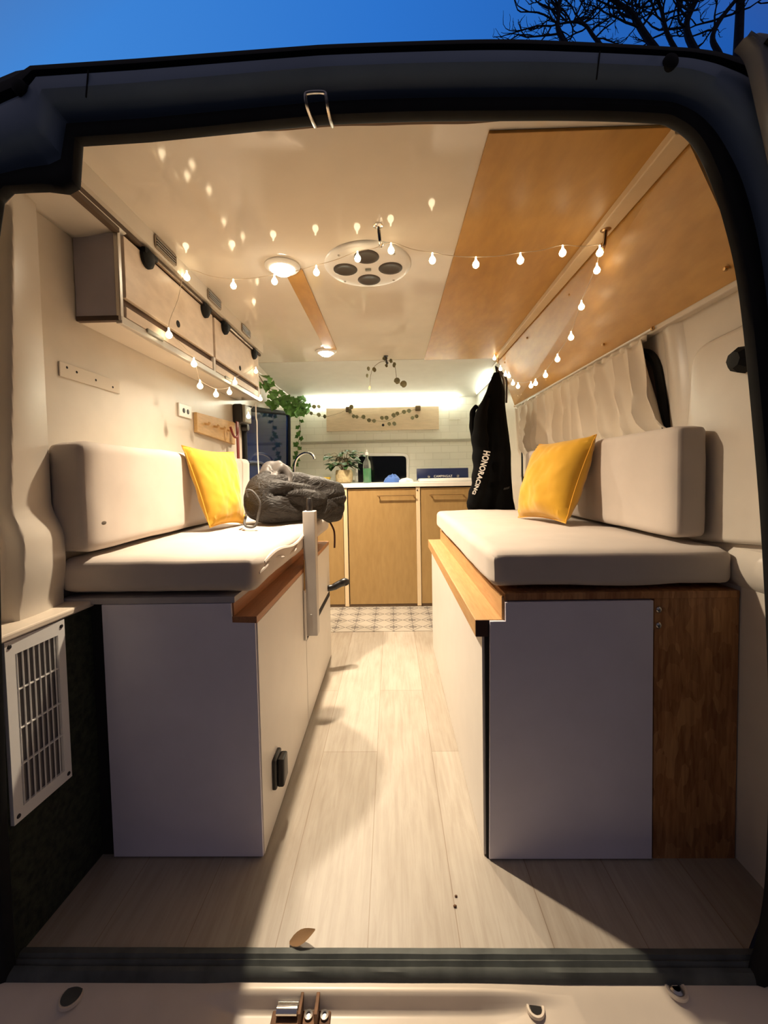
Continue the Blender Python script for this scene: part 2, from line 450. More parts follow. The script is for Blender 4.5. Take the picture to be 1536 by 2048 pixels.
# --- left rear pillar with its bulge, and the shelf-like step under it
def pillar(u, v):
    y = lerp(.84, 1.03, u); z = lerp(.69, 1.70, v)
    bul = .030*sm((.95-z)/.09)*(1-.35*sm((.80-z)/.10))
    yc = .872+.062*(z-.69); dent = .030*sm((yc+.022-y)/.014)*sm((y-yc+.034)/.034)*sm((1.64-z)/.03)
    return Vector((-.868+bul+.012*math.sin(u*PI)-dent, y, z))
mb = MB(); mb.grid(60, 60, pillar)
mb.grid(2, 50, lambda u, v: pillar(1, v)+Vector((-.035*u, .012*u, 0)))
struct('trim_5', mb, white_paint)
mb = MB().prism([(-.9, .80), (-.792, .80), (-.782, 1.06), (-.9, 1.06)], 2, .674, .690, .004)
struct('trim_6', mb, cream_metal, smooth=False)
mb = MB().prism([(-.9, .80), (-.806, .80), (-.790, 1.05), (-.9, 1.05)], 2, 0, .674)
struct('trim_7', mb, carpet, smooth=False)
mb = MB().box((-.94, .80, -.05), (-.89, 1.0, 1.86))
struct('trim_8', mb, white_paint, smooth=False)
# roof of the alcove behind the overhead cabinet
mb = MB().grid(10, 8, lambda u, v: Vector((lerp(-.89, -.752, u), lerp(.86, 1.20, v), 1.695+.02*u*u)))
mbo = MB(); mbo.grid(10, 8, lambda u, v: Vector((lerp(-.89, -.752, u), lerp(.86, 1.20, v), 1.692+.022*u*u)))
struct('trim_9', mbo, white_paint, solid=.006)
# brown strip painted as the shadow under the fascia, then the fascia board itself
struct('trim_10', MB().box((-.77, .93, 1.714), (-.750, 2.42, 1.727)).box((-.77, .93, 1.698), (-.752, 1.17, 1.716)), plain('painted gap shade', (.10, .065, .04), .8), smooth=False)
struct('trim_11', MB().box((-.765, .985, 1.726), (-.735, 2.42, 1.782)), white_gloss, smooth=False)
# ceiling trims: batten on the right
mb = MB(); z0, z1 = 1.752, 1.781
q = [(.648, .96), (.700, .96), (.727, 2.79), (.700, 2.79)]
mb.prism(q, 2, z0, z1, .003)
struct('trim_12', mb, plain('beige batten', (.66, .50, .31), .45), smooth=False)
# wavy loose edging of the headlining over the door
pts = []
for i in range(60):
    x = lerp(-.56, .50, i/59)
    pts.append((x, .924+.006*noise.noise(Vector((x*4, 1, 0))), 1.768+.007*noise.noise(Vector((x*6, 0, 5)))))
struct('trim_13', MB().tube(pts, .0055, 6), plain('brown edging', (.13, .075, .04), .6))
# ribs on the right wall and the raised panels
def wrib(z0, z1, d):
    mb = MB(); mb.grid(9, 2, lambda u, v: Vector((.874-d*math.sin(u*PI)**.6, lerp(.84, 2.6, v), lerp(z0, z1, u)))); return mb
struct('trim_14', wrib(.705, .805, .020), white_paint)
mb = MB(); rp = []
for cx, cz, a0 in ((1.13, 1.285, 0), (.86, 1.30, 90), (.80, .90, 180), (1.17, .86, 270)):
    for k in range(9):
        a = math.radians(a0+k*90/8); r = .06
        rp.append((cx+r*math.cos(a), cz+r*math.sin(a)))
mb.prism(rp, 0, .850, .874, .014, 4)
struct('trim_15', mb, white_paint)
# column between window and panel, slightly proud
mb = MB(); mb.grid(9, 20, lambda u, v: Vector((.874-.016*math.sin(u*PI), lerp(1.20, 1.30, u)+.05*(v)**3, lerp(.85, 1.46, v))))
struct('trim_16', mb, white_paint)
# inside right wall above the window
struct('trim_17', MB().box((.845, .86, 1.445), (.874, 2.79, 1.462), .004), white_paint, smooth=False)

# sill: floor edge rubber, step and bumper top
mb = MB(); prof = [(.829, .000), (.826, .004), (.815, .004), (.810, -.002), (.806, .001), (.800, -.006), (.797, -.002), (.790, -.004), (.785, -.012), (.782, -.022), (.80, -.03)]
mb.grid(40, len(prof), lambda u, v: Vector((lerp(-.86, .86, u), prof[round(v*(len(prof)-1))][0], prof[round(v*(len(prof)-1))][1]+.0012*noise.noise(Vector((u*60, v*9, 0))))))
struct('trim_18', mb, sill_rub)
def step(u, v):
    x = lerp(-.95, .95, u)
    k = sm((x+.40)/.10)*sm((.34-x)/.20)         # the step fades out to both sides
    y = lerp(.80, .50, v)
    z = -.018 - .030*k*sm((.772-y)/.018) - .028*(1-k)*sm((.80-y)/.10) - .10*sm((.60-y)/.12)
    return Vector((x, y, z))
mb = MB(); mb.grid(90, 90, step)
struct('trim_19', mb, cream_metal, angle=1.2)
# holes pressed in the sill
def sill_hole(x, y, r, kind, label):
    z = step((x+.95)/1.9, (.80-y)/.30).z
    t = thing('sill_socket', label, 'hole', (x, y, z))
    finish('rim', MB().lathe((x, y, z), [(r*1.6, -.002), (r*1.5, .003), (r*1.15, .003), (r, -.001), (r*.98, -.004)], 24), cream_metal, t)
    if kind == 'hole': finish('hole', MB().lathe((x, y, z), [(r, .0022), (r*.5, .0015), (0, .001)], 24), dark_in, t)
    elif kind == 'plug':
        finish('plug', MB().lathe((x, y, z), [(r*.95, .001), (r*.6, .004), (r*.55, .001), (0, .001)], 20), steel, t)
    else: finish('plug', MB().lathe((x, y, z), [(r*1.3, .0035), (r*.8, .0045), (0, .003)], 20), sill_rub, t)
sill_hole(.262, .757, .011, 'hole', 'open dark round hole in the cream rear sill right of centre')
sill_hole(.545, .778, .013, 'plug', 'recessed ring with a metal screw at the right end of the cream sill')
sill_hole(-.655, .765, .014, 'cap', 'dark oval plug at the shaded left end of the rear sill')

# striker latch at the sill
t = thing('door_striker', 'rusty metal door latch striker bolted to the middle of the rear sill', 'latch', (-.19, .765, -.048))
finish('plate', MB().box((-.25, .735, -.052), (-.135, .785, -.044), .002), rust, t, smooth=False)
for k in range(2):
    finish('roller', MB().cyl((-.240, .752+.018*k, -.036), (-.200, .752+.018*k, -.036), .008, seg=14), chrome, t)
finish('side_bracket', MB().box((-.196, .735, -.046), (-.190, .79, -.020), .001), rust, t, smooth=False)
finish('side_bracket', MB().box((-.165, .735, -.046), (-.158, .79, -.020), .001), rust, t, smooth=False)
for x in (-.178, -.147): finish('bolt', MB().lathe((x, .750, -.044), [(.008, 0), (.008, .004), (.004, .005), (.004, .002), (0, .002)], 14), steel, t)

# wire loop striker on the lintel
t = thing('lintel_loop', 'thin metal wire loop hanging down from the dark door lintel', 'latch', (-.12, .785, 1.665))
finish('wire', MB().tube(catmull([(-.132, .800, 1.662), (-.134, .775, 1.655), (-.137, .750, 1.655), (-.138, .742, 1.663), (-.134, .740, 1.669), (-.106, .740, 1.669), (-.102, .742, 1.663), (-.101, .750, 1.654), (-.100, .775, 1.654), (-.099, .800, 1.661)], 6), .003, 8), steel, t)

# lintel plugs and seams
for (x, z, lab) in ((-.655, 1.710, 'round black plug at the left end of the dark door lintel'), (.50, 1.713, 'round black plug near the right end of the dark door lintel')):
    one('lintel_plug', MB().lathe((x, .752, z), [(0, -.004), (.010, -.003), (.013, .0), (.013, .01)], 20, 'Y'), rubber, lab, 'plug')
for x in (-.535, .372): struct('trim_24' if x < 0 else 'trim_25', MB().tube([(x, .7545, 1.688), (x+.006, .755, 1.735)], .0014, 5), rubber)
# open rear door leaf seen edge on at the right
d = MB(); edge = catmull([(.598, 1.716, 0), (.618, 1.695, 0), (.638, 1.62, 0), (.662, 1.52, 0), (.70, 1.35, 0), (.745, 1.0, 0), (.78, .6, 0), (.80, .2, 0), (.80, -.1, 0)], 6)
pl = [(p.x, p.y) for p in edge] + [(1.5, -.1), (1.5, 1.5), (1.2, 1.55), (.8, 1.66), (.66, 1.715), (.62, 1.722)]
d.prism(pl, 1, .715, .748, .008, 3)
dr = struct('door_1', d, plain('pale door edge paint', (.22, .22, .22), .4))
finish('door_seal', MB().tube([(p.x+.03, .712, p.y-.012) for p in edge], .006, 8), rubber, dr)
finish('hinge_plug', MB().lathe((.640, .714, 1.705), [(0, -.006), (.007, -.005), (.008, 0), (.008, .004)], 14, 'Y'), rubber, dr)

# window in the sliding door (left) : frame and pane
def outline(pts, n=6, r=.05):
    o = []; k = len(pts)
    for i in range(k):
        p, a, b = Vector(pts[i]), Vector(pts[i-1]), Vector(pts[(i+1) % k])
        d1 = (a-p).normalized(); d2 = (b-p).normalized()
        for s in range(n+1):
            t = s/n; q0 = p+d1*r; q1 = p+d2*r
            o.append(tuple((1-t)**2*q0+2*t*(1-t)*p+t*t*q1))
    return o
wo_ = outline([(2.47, .80), (3.50, .82), (3.58, 1.56), (2.47, 1.425)])
w2 = struct('window_2', MB().tube([(-.882, y, z) for y, z in wo_], .018, 8, closed=True), rubber)
finish('pane', MB().prism(wo_, 0, -.892, -.884), pane_m, w2, smooth=False)
finish('latch_bar', MB().tube(catmull([(-.878, 2.52, 1.10), (-.876, 2.62, 1.105), (-.876, 2.80, 1.10), (-.876, 2.95, 1.03), (-.876, 3.12, .95), (-.878, 3.3, .93)], 5), .009, 8), plain('navy plastic bar', (.012, .022, .07), .3), w2)
# window in the bulkhead
wb = outline([(-.305, .90), (.150, .90), (.150, 1.187), (-.305, 1.195)], 6, .05)
w1 = struct('window_1', MB().tube([(x, 3.657, z) for x, z in wb], .014, 8, closed=True), white_plastic)
finish('pane', MB().prism(wb, 1, 3.652, 3.664), pane_k, w1, smooth=False)
# side window behind the curtain
wc = outline([(1.25, .90), (2.70, .90), (2.70, 1.40), (1.37, 1.41)], 8, .11)
w3 = struct('window_3', MB().tube([(.868, y, z) for y, z in wc], .016, 8, closed=True), rubber)
finish('pane', MB().prism(wc, 0, .868, .876), plain('grey blind', (.34, .30, .25), .5), w3, smooth=False)

# pale horizontal rail across the bulkhead, seam plates
struct('trim_20', MB().box((-.80, 3.650, 1.295), (.80, 3.662, 1.318), .003), plain('grey tile rail', (.40, .38, .30), .4), smooth=False)

# ================================================================== ceiling fittings
t = thing('plywood_panel', 'large orange plywood panel covering the right half of the white ceiling', 'panel', (.46, 1.88, 1.774))
finish('board', MB().box((.236, .968, 1.773), (.712, 2.79, 1.7805), .0015), ply_or, t, smooth=False)
def ang_panel():
    mb = MB(); a = [(.702, 1.0, 1.774), (.728, 2.79, 1.774), (.838, 2.79, 1.458), (.852, 1.0, 1.458)]
    off = Vector((.010, 0, .004))
    va = [mb.bm.verts.new(p) for p in a]; vb = [mb.bm.verts.new(Vector(p)+off) for p in a]
    mb.bm.faces.new(va); mb.bm.faces.new(vb[::-1])
    for i in range(4): mb.bm.faces.new((va[i], vb[i], vb[(i+1) % 4], va[(i+1) % 4]))
    bmesh.ops.recalc_face_normals(mb.bm, faces=mb.bm.faces[:]); return mb
t = thing('plywood_panel', 'sloping orange plywood panel with brass screws above the white curtain', 'panel', (.78, 1.9, 1.458))
finish('board', ang_panel(), ply_or, t, smooth=False)
for (y, z) in ((1.14, 1.718), (1.04, 1.492), (1.70, 1.718), (1.62, 1.492), (2.22, 1.718), (2.2, 1.492), (2.66, 1.50), (2.66, 1.71)):
    x = lerp(.714, .846, (1.774-z)/.316) - .003
    finish('screw', MB().lathe((x, y, z), [(0, -.006), (.004, -.005), (.006, -.002), (.006, .002), (.0035, .003)], 12, 'X'), brass, t)
one('wooden_strip', MB().box((-.388, 1.56, 1.774), (-.318, 2.53, 1.7802), .001), ply_or, 'narrow orange wooden strip on the white ceiling between the two downlights', 'strip', smooth=False)

def downlight(x, y, label):
    t = thing('downlight', label, 'lamp', (x, y, 1.765), 'lit ceiling downlights')
    finish('rim', MB().lathe((x, y, 1.78), [(.042, -.004), (.046, -.014), (.056, -.012), (.064, -.004), (.064, 0), (.042, 0)], 32), white_plastic, t)
    finish('lens', MB().lathe((x, y, 1.78), [(.0415, -.006), (.040, -.018), (.028, -.028), (0, -.032)], 24), disc_m, t)
    ld = bpy.data.lights.new('downlight_lamp', 'SPOT'); ld.spot_size = math.radians(134); ld.spot_blend = 1.0; ld.shadow_soft_size = .020; ld.energy = DOWN_W; ld.color = WARM
    lo = bpy.data.objects.new('downlight_lamp', ld); C.objects.link(lo); lo.parent = t; lo.location = (0, 0, -.022); lo.rotation_euler = (0, -.21, 0)
downlight(-.386, 1.535, 'lit round downlight nearer the door beside the round roof vent')
downlight(-.389, 2.565, 'lit round downlight at the far end of the wooden ceiling strip')

# round roof vent with four dark holes
vx, vy = -.072, 1.545
t = thing('roof_vent', 'round cream ceiling vent with four dark round openings', 'vent', (vx, vy, 1.75))
finish('cover', MB().lathe((vx, vy, 1.78), [(0, -.016), (.10, -.015), (.140, -.013), (.155, -.009), (.160, -.003), (.160, 0)], 48), white_plastic, t)
for k in range(4):
    a = k*PI/2
    x, y = vx+.083*math.cos(a), vy+.083*math.sin(a)
    o = finish('opening', MB().lathe((x, y, 1.78), [(0, -.0155), (.030, -.0165), (.040, -.0185), (.044, -.0165), (.044, -.012)], 28), plain('dark grey louvre', (.040, .028, .022), .4) if k == 0 else bpy.data.materials['dark grey louvre'], t)
for k in range(4):
    a = k*PI/2+PI/4
    finish('screw', MB().lathe((vx+.135*math.cos(a), vy+.135*math.sin(a), 1.766), [(0, -.003), (.004, -.002), (.005, .001)], 10), steel, t)
finish('lever', MB().box((vx-.010, vy-.006, 1.758), (vx+.012, vy+.006, 1.766), .002), grey_pl, t, smooth=False)

def ceiling_hook(x, y, z, label, m=chrome):
    t = thing('ceiling_hook', label, 'hook', (x, y, z))
    finish('plate', MB().lathe((x, y, z), [(0, -.004), (.012, -.004), (.016, -.001), (.016, .001)], 18), m, t)
    finish('arm', MB().tube(catmull([(x, y, z), (x+.002, y+.008, z-.022), (x+.004, y+.018, z-.040), (x+.006, y+.034, z-.044), (x+.008, y+.044, z-.034)], 5), [.006]*10+[.005]*11, 8), m, t)
    finish('tip', MB().ball((x+.008, y+.045, z-.032), .008, seg=10), m, t)
ceiling_hook(-.026, 1.31, 1.779, 'chrome hook on the white ceiling just in front of the round vent')
ceiling_hook(.680, 1.318, 1.753, 'bronze hook on the ceiling batten holding up the fairy lights', plain('bronze hook', (.30, .18, .09), .3, 1.0))
ceiling_hook(-.020, 2.70, 1.779, 'dark hook at the far edge of the ceiling holding the hanging vine', black_pl)

# air vents in the fascia
def vent(y0, y1, label):
    t = thing('air_vent', label, 'vent', (-.734, (y0+y1)/2, 1.737), 'air vents in the fascia above the overhead cabinet')
    o = outline([(y0, 1.739), (y1, 1.739), (y1, 1.776), (y0, 1.776)], 5, .009)
    finish('frame', MB().tube([(-.733, y, z) for y, z in o], .0035, 6, closed=True), plain('beige vent plastic', (.26, .20, .14), .4) if 'beige vent plastic' not in MATS else MATS['beige vent plastic'], t)
    finish('back', MB().prism(o, 0, -.7345, -.7335), plain('dark vent gap', (.03, .018, .01), .8) if 'dark vent gap' not in MATS else MATS['dark vent gap'], t, smooth=False)
    for k in range(4):
        z = 1.7445+.0085*k
        finish('slat', MB().obox((-.731, (y0+y1)/2, z), (.003, (y1-y0)-.010, .0032), Matrix.Rotation(.5, 3, 'Y')), MATS['beige vent plastic'], t, smooth=False)
vent(1.315, 1.440, 'slatted air vent nearest the rear door above the overhead cabinet')
vent(1.690, 1.815, 'middle slatted air vent above the overhead cabinet')
vent(2.070, 2.190, 'farthest slatted air vent above the overhead cabinet')

# ================================================================== overhead cabinet
t = thing('overhead_cabinet', 'long pale plywood overhead cabinet with flap doors on the left wall', 'cabinet', (-.82, 1.79, 1.452))
finish('body', MB().box((-.888, 1.185, 1.456), (-.772, 2.398, 1.712)), white_gloss, t, smooth=False)
finish('end_panel', MB().box((-.888, 1.172, 1.470), (-.764, 1.186, 1.700), .001), plain('shade tinted end board', (.46, .43, .50), .5), t, smooth=False)  # lilac-grey shade of the end panel is put into its colour
finish('end_edge', MB().box((-.888, 1.170, 1.456), (-.764, 1.186, 1.470), .001), plain('dark brown edge', (.055, .03, .022), .5), t, smooth=False)
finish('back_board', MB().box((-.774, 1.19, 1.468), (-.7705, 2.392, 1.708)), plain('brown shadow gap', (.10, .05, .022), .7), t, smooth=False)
finish('corner_trim', MB().box((-.772, 1.170, 1.456), (-.758, 1.184, 1.712), .002), steel, t, smooth=False)
finish('bottom_rail', MB().box((-.774, 1.172, 1.448), (-.757, 2.398, 1.470), .002), plain('aluminium rail', (.55, .52, .48), .35, .6), t, smooth=False)
finish('stile', MB().box((-.772, 1.785, 1.466), (-.758, 1.803, 1.530), .001), white_lam, t, smooth=False)
finish('stile', MB().box((-.772, 2.384, 1.466), (-.758, 2.398, 1.712), .001), white_lam, t, smooth=False)
for i, (y0, y1) in enumerate(((1.19, 1.780), (1.797, 2.385))):
    dd = finish('door', MB().box((-.770, y0+.004, 1.528), (-.756, y1, 1.704), .0015), ply_pale, t, smooth=False)
    yc = lerp(y0, y1, .50)
    finish('finger_hole', MB().lathe((-.7555, yc, 1.560), [(0, 0), (.010, 0), (.012, -.001), (.012, .001)], 16, 'X'), dark_in, dd)
    fd = finish('flap', MB().box((-.769, y0+.004, 1.472), (-.757, y1-.012, 1.503), .0015), ply_pale, t, smooth=False)
    finish('catch', MB().box((-.758, y0+.10, 1.463), (-.752, y0+.19, 1.476), .002), grey_pl, fd, smooth=False)
for y in (1.30, 1.70, 1.90, 2.30):
    hb = finish('lift_hinge', MB().lathe((-.752, y, 1.694), [(0, .016), (.020, .015), (.030, .006), (.031, -.004)], 20, 'X'), rubber, t)
    finish('hinge_arm', MB().box((-.758, y-.030, 1.698), (-.738, y+.042, 1.718), .006), rubber, hb)
for (y0, y1) in ((1.33, 1.70), (1.93, 2.30)):
    finish('top_rod', MB().cyl((-.750, y0, 1.710), (-.750, y1, 1.710), .006, seg=8), plain('bronze rod', (.20, .13, .08), .4, .8) if y0 < 1.5 else MATS['bronze rod'], t)

# bracket plate with holes on the left wall
t = thing('mounting_plate', 'cream plate with four small holes high on the left wall', 'plate', (-.887, 1.22, 1.285))
finish('plate', MB().box((-.889, 1.10, 1.285), (-.885, 1.345, 1.325), .0015), white_gloss, t, smooth=False)
for (y, z) in ((1.125, 1.314), (1.16, 1.310), (1.235, 1.305), (1.31, 1.300)):
    finish('hole', MB().lathe((-.8845, y, z), [(0, 0), (.0035, 0), (.004, -.001)], 10, 'X'), dark_in, t)
# switch plate
t = thing('socket_plate', 'white wall plate with two round black sockets left of the hook board', 'socket', (-.886, 1.77, 1.27))
finish('plate', MB().box((-.889, 1.715, 1.268), (-.882, 1.825, 1.325), .003), white_plastic, t, smooth=False)
for y in (1.755, 1.790): finish('socket', MB().lathe((-.8815, y, 1.296), [(0, .001), (.009, .001), (.011, 0), (.011, -.001)], 16, 'X'), black_pl, t)
# hook board
t = thing('hook_board', 'wooden board with pegs and small hooks on the left wall', 'hook board', (-.884, 2.05, 1.195))
finish('board', MB().prism([(1.852, 1.215), (2.30, 1.192), (2.30, 1.316), (1.852, 1.304)], 0, -.889, -.872, .002), peg_w, t, smooth=False)
for y in (1.93, 2.03, 2.11, 2.20):
    finish('peg', MB().tube([(-.875, y, 1.262), (-.855, y, 1.258), (-.848, y, 1.268)], [.006, .006, .007], 10), peg_w, t)
t = thing('dog_lead', 'dark red leather strap hanging from the last peg of the hook board', 'strap', (-.845, 2.2, 1.10))
finish('loop', MB().tube(catmull([(-.846, 2.17, 1.275), (-.840, 2.19, 1.235), (-.838, 2.22, 1.225), (-.838, 2.25, 1.245), (-.842, 2.26, 1.285)], 6), .006, 8), redm, t)
finish('strap', MB().box((-.846, 2.245, 1.10), (-.838, 2.275, 1.315), .003), redm, t)
# charge controller
t = thing('charge_controller', 'black and grey control box with display under the end of the overhead cabinet', 'control box', (-.85, 2.36, 1.315))
finish('body', MB().box((-.889, 2.315, 1.315), (-.835, 2.43, 1.425), .012, 3), black_pl, t)
finish('front', MB().box((-.836, 2.320, 1.322), (-.818, 2.425, 1.420), .006, 3), grey_pl, t)
finish('display', MB().box((-.8195, 2.340, 1.372), (-.8165, 2.405, 1.402), .002), plain('pale display', (.52, .50, .40), .25), t, smooth=False)
finish('dial', MB().lathe((-.86, 2.45, 1.305), [(0, .014), (.02, .012), (.024, .004), (.024, -.02)], 18, 'X'), black_pl, t)
# white charging cable
one('charging_cable', MB().tube(catmull([(-.72, 2.21, 1.40), (-.722, 2.215, 1.33), (-.715, 2.205, 1.30), (-.715, 2.20, 1.22), (-.714, 2.20, 1.10), (-.700, 2.17, .99), (-.68, 2.14, .93)], 8), .0035, 8), wire_white, 'thin white charging cable hanging down beside the dark left window', 'cable')

# ================================================================== fairy lights
bl = [(-.735, 2.133, 1.322), (-.735, 2.341, 1.451), (-.735, 2.276, 1.590), (-.735, 1.960, 1.458), (-.735, 1.888, 1.397), (-.735, 1.740, 1.358), (-.735, 1.595, 1.362), (-.735, 1.552, 1.435), (-.735, 1.381, 1.485), (-.720, 1.490, 1.725), (-.564, 1.52, 1.705), (-.402, 1.48, 1.698), (-.245, 1.44, 1.706), (-.099, 1.40, 1.728), (.013, 1.36, 1.730), (.145, 1.35, 1.690), (.282, 1.34, 1.668), (.42, 1.33, 1.672), (.55, 1.325, 1.689), (.679, 1.352, 1.700), (.70, 1.412, 1.674), (.715, 1.556, 1.612), (.73, 1.678, 1.541), (.735, 1.824, 1.495), (.74, 1.977, 1.463), (.74, 2.111, 1.455), (.74, 2.178, 1.457), (.735, 2.381, 1.498), (.73, 2.46, 1.533), (.725, 2.523, 1.592), (.72, 2.581, 1.615), (.71, 2.658, 1.669), (.68, 2.688, 1.745)]
t = thing('fairy_lights', 'string of small warm globe bulbs looped across the ceiling and both sides', 'string lights', (0, 1.7, 1.32))
cord = [Vector(b)+Vector((0, 0, .024)) for b in bl]
cp = []
for i, p in enumerate(cord):
    cp.append(p)
    if i < len(cord)-1:
        q = (p+cord[i+1])/2; cp.append(q-Vector((0, 0, .004)))
finish('cord', MB().tube(catmull([(-.80, 2.33, 1.40)]+cp+[(.70, 2.74, 1.76)], 4), .0010, 6), wire_w, t)
protos = None
for b in bl:
    if protos is None:
        x, y, z = b
        o = finish('bulb', MB().lathe(b, [(0, -.0112), (.0045, -.0103), (.009, -.0067), (.011, 0), (.0088, .0065), (.0045, .012), (.0028, .017), (.0022, .024), (0, .024)], 14), bulb_m, t, origin=b)
        protos = o
    else:
        o = protos.copy(); C.objects.link(o); o.parent = t; o.location = Vector(b)-ORIG[t]; ORIG[o] = Vector(b)

# ================================================================== left bench
t = thing('storage_bench', 'white storage bench along the left wall under the cushion with the grey bag', 'bench', (-.57, 1.65, 0))
finish('body', MB().box((-.86, 1.05, .0), (-.365, 2.258, .628)).box((-.86, 1.05, .626), (-.428, 2.258, .681)), white_lam, t, smooth=False)
finish('end_panel', MB().prism([(-.752, .004), (-.354, .004), (-.356, .628), (-.415, .630), (-.417, .680), (-.754, .680)], 1, 1.034, 1.052, .0012), end_lam, t, smooth=False)
finish('side_strip', MB().prism([(-.86, 0), (-.756, 0), (-.758, .690), (-.86, .690)], 1, 1.046, 1.06), dark_in, t, smooth=False)
finish('top_board', MB().box((-.86, 1.036, .681), (-.408, 2.262, .697), .001), plain('grey top board', (.40, .37, .36), .5), t, smooth=False)
finish('front_panel', MB().box((-.366, 1.040, .004), (-.352, 1.615, .626), .0012), white_lam, t, smooth=False)
finish('front_panel', MB().box((-.366, 1.622, .004), (-.352, 2.258, .340), .0012), white_lam, t, smooth=False)
finish('drawer_front', MB().box((-.366, 1.622, .372), (-.352, 2.258, .626), .0012), white_lam, t, smooth=False)
finish('slot', MB().box((-.364, 1.622, .340), (-.3535, 2.258, .372)), dark_in, t, smooth=False)
finish('ledge', MB().box((-.418, 1.036, .627), (-.352, 2.260, .645), .001), pine_red, t, smooth=False)
finish('riser', MB().box((-.428, 1.040, .645), (-.412, 2.260, .683), .001), pine_red, t, smooth=False)
# black push latch low on the front panel, and another by the drawer
def latch(x, y, z, parent, s=1):
    o = finish('push_latch', MB().box((x-.004, y-.040*s, z-.055*s), (x+.012, y+.040*s, z+.055*s), .006, 3), black_pl, parent)
    finish('latch_lever', MB().prism([(y-.028*s, z-.048*s), (y+.032*s, z-.040*s), (y+.030*s, z+.045*s), (y-.024*s, z+.050*s)], 0, x+.010, x+.040*s, .006, 3), black_pl, o)
latch(-.352, 1.155, .155, t, .8)
finish('drawer_pull', MB().tube(catmull([(-.356, 2.19, .398), (-.325, 2.20, .402), (-.290, 2.215, .416), (-.262, 2.225, .424), (-.250, 2.228, .410)], 5), [.017]*6+[.019]*6+[.021]*6+[.016]*3, 12), black_pl, t)
# cushions of the left bench
def crease(mb): return mb
cu = one('seat_cushion', rounded_box((-.872, 1.030, .706), (-.350, 2.27, .800), .030, wob=.005, seed=1, crown=.006), linen, 'beige linen seat cushion on the left bench under the grey bag', 'cushion')
pts = [(-.352+.004*math.sin(i*.9), lerp(1.06, 1.60, i/22), .752+.012*math.sin(i*.35)) for i in range(23)]
finish('piping', MB().tube(catmull(pts, 3), .005, 6), linen, cu)
pts = [(-.351, lerp(1.10, 1.62, i/22), .772+.010*math.sin(i*.31)) for i in range(23)]
finish('piping', MB().tube(catmull(pts, 3), .006, 6), linen, cu)
bk = one('back_cushion', rounded_box((-.885, 1.030, .814), (-.775, 2.27, 1.105), .028, wob=.004, seed=5), linen, 'long beige linen back cushion against the left wall', 'cushion')

finish('tear', MB().ball((-.7745, 1.085, .888), .009, (.25, 1.3, .6), 8), plain('dark tear', (.10, .08, .06), .9), bk)

# table leg hung on the left bench front
t = thing('table_leg', 'white square table leg with a black knob hung on the left bench front', 'table leg', (-.325, 1.62, .37))
finish('post', MB().box((-.3495, 1.594, .372), (-.301, 1.640, .868), .003), plain('white square post', (.50, .47, .44), .4), t, smooth=False)
finish('knob', MB().lathe((-.326, 1.617, .868), [(0, 0), (.012, 0), (.013, .02), (.0115, .045), (.009, .050), (0, .051)], 16), black_pl, t)
finish('screw', MB().lathe((-.325, 1.594, .455), [(0, -.003), (.004, -.002), (.005, 0)], 10, 'Y'), steel, t)
finish('bracket', MB().box((-.3505, 1.575, .36), (-.343, 1.596, .56), .002), white_lam, t, smooth=False)
finish('bracket_pin', MB().cyl((-.345, 1.580, .55), (-.345, 1.580, .68), .003, seg=8), brass, t)

# ================================================================== right bench
t = thing('storage_bench', 'white storage bench with a strand board end piece along the right wall', 'bench', (.56, 1.65, 0))
finish('body', MB().box((.246, 1.05, 0), (.866, 2.34, .586)).box((.290, 1.05, .58), (.866, 2.34, .680)), white_lam, t, smooth=False)
finish('end_panel', MB().prism([(.238, .004), (.654, .004), (.652, .676), (.283, .676), (.283, .628), (.244, .628)], 1, 1.026, 1.044, .0012), end_lam, t, smooth=False)
finish('strand_board', MB().prism([(.660, 0), (.868, 0), (.868, .680), (.658, .680)], 1, 1.032, 1.05), osb, t, smooth=False)
finish('top_board', MB().box((.283, 1.030, .680), (.868, 2.34, .698), .001), osb, t, smooth=False)
finish('front_panel', MB().box((.226, 1.040, .004), (.240, 2.345, .590), .0012), white_lam, t, smooth=False)
finish('gap', MB().box((.232, 1.034, .0), (.244, 1.046, .628)), dark_in, t, smooth=False)
finish('ledge', MB().box((.208, 1.034, .586), (.284, 2.36, .630), .002), pine, t, smooth=False)
finish('ledge_end', MB().box((.209, 1.032, .587), (.240, 1.0345, .629)), plain('dark stained end grain', (.05, .018, .008), .6), t, smooth=False)
finish('riser', MB().box((.276, 1.036, .630), (.290, 2.34, .690), .001), pine, t, smooth=False)
for z in (.62, .66): finish('clip', MB().ball((.668, 1.030, z-.008), .007, (1, .6, 1.2), 8), steel, t)
one('seat_cushion', rounded_box((.250, 1.030, .708), (.858, 2.32, .803), .026, wob=.005, seed=9, crown=.006), linen, 'beige linen seat cushion on the right bench below the black jacket', 'cushion')
one('back_cushion', rounded_box((.752, 1.095, .818), (.838, 2.33, 1.122), .022, wob=.003, seed=12), linen, 'beige linen back cushion standing under the curtain on the right', 'cushion')

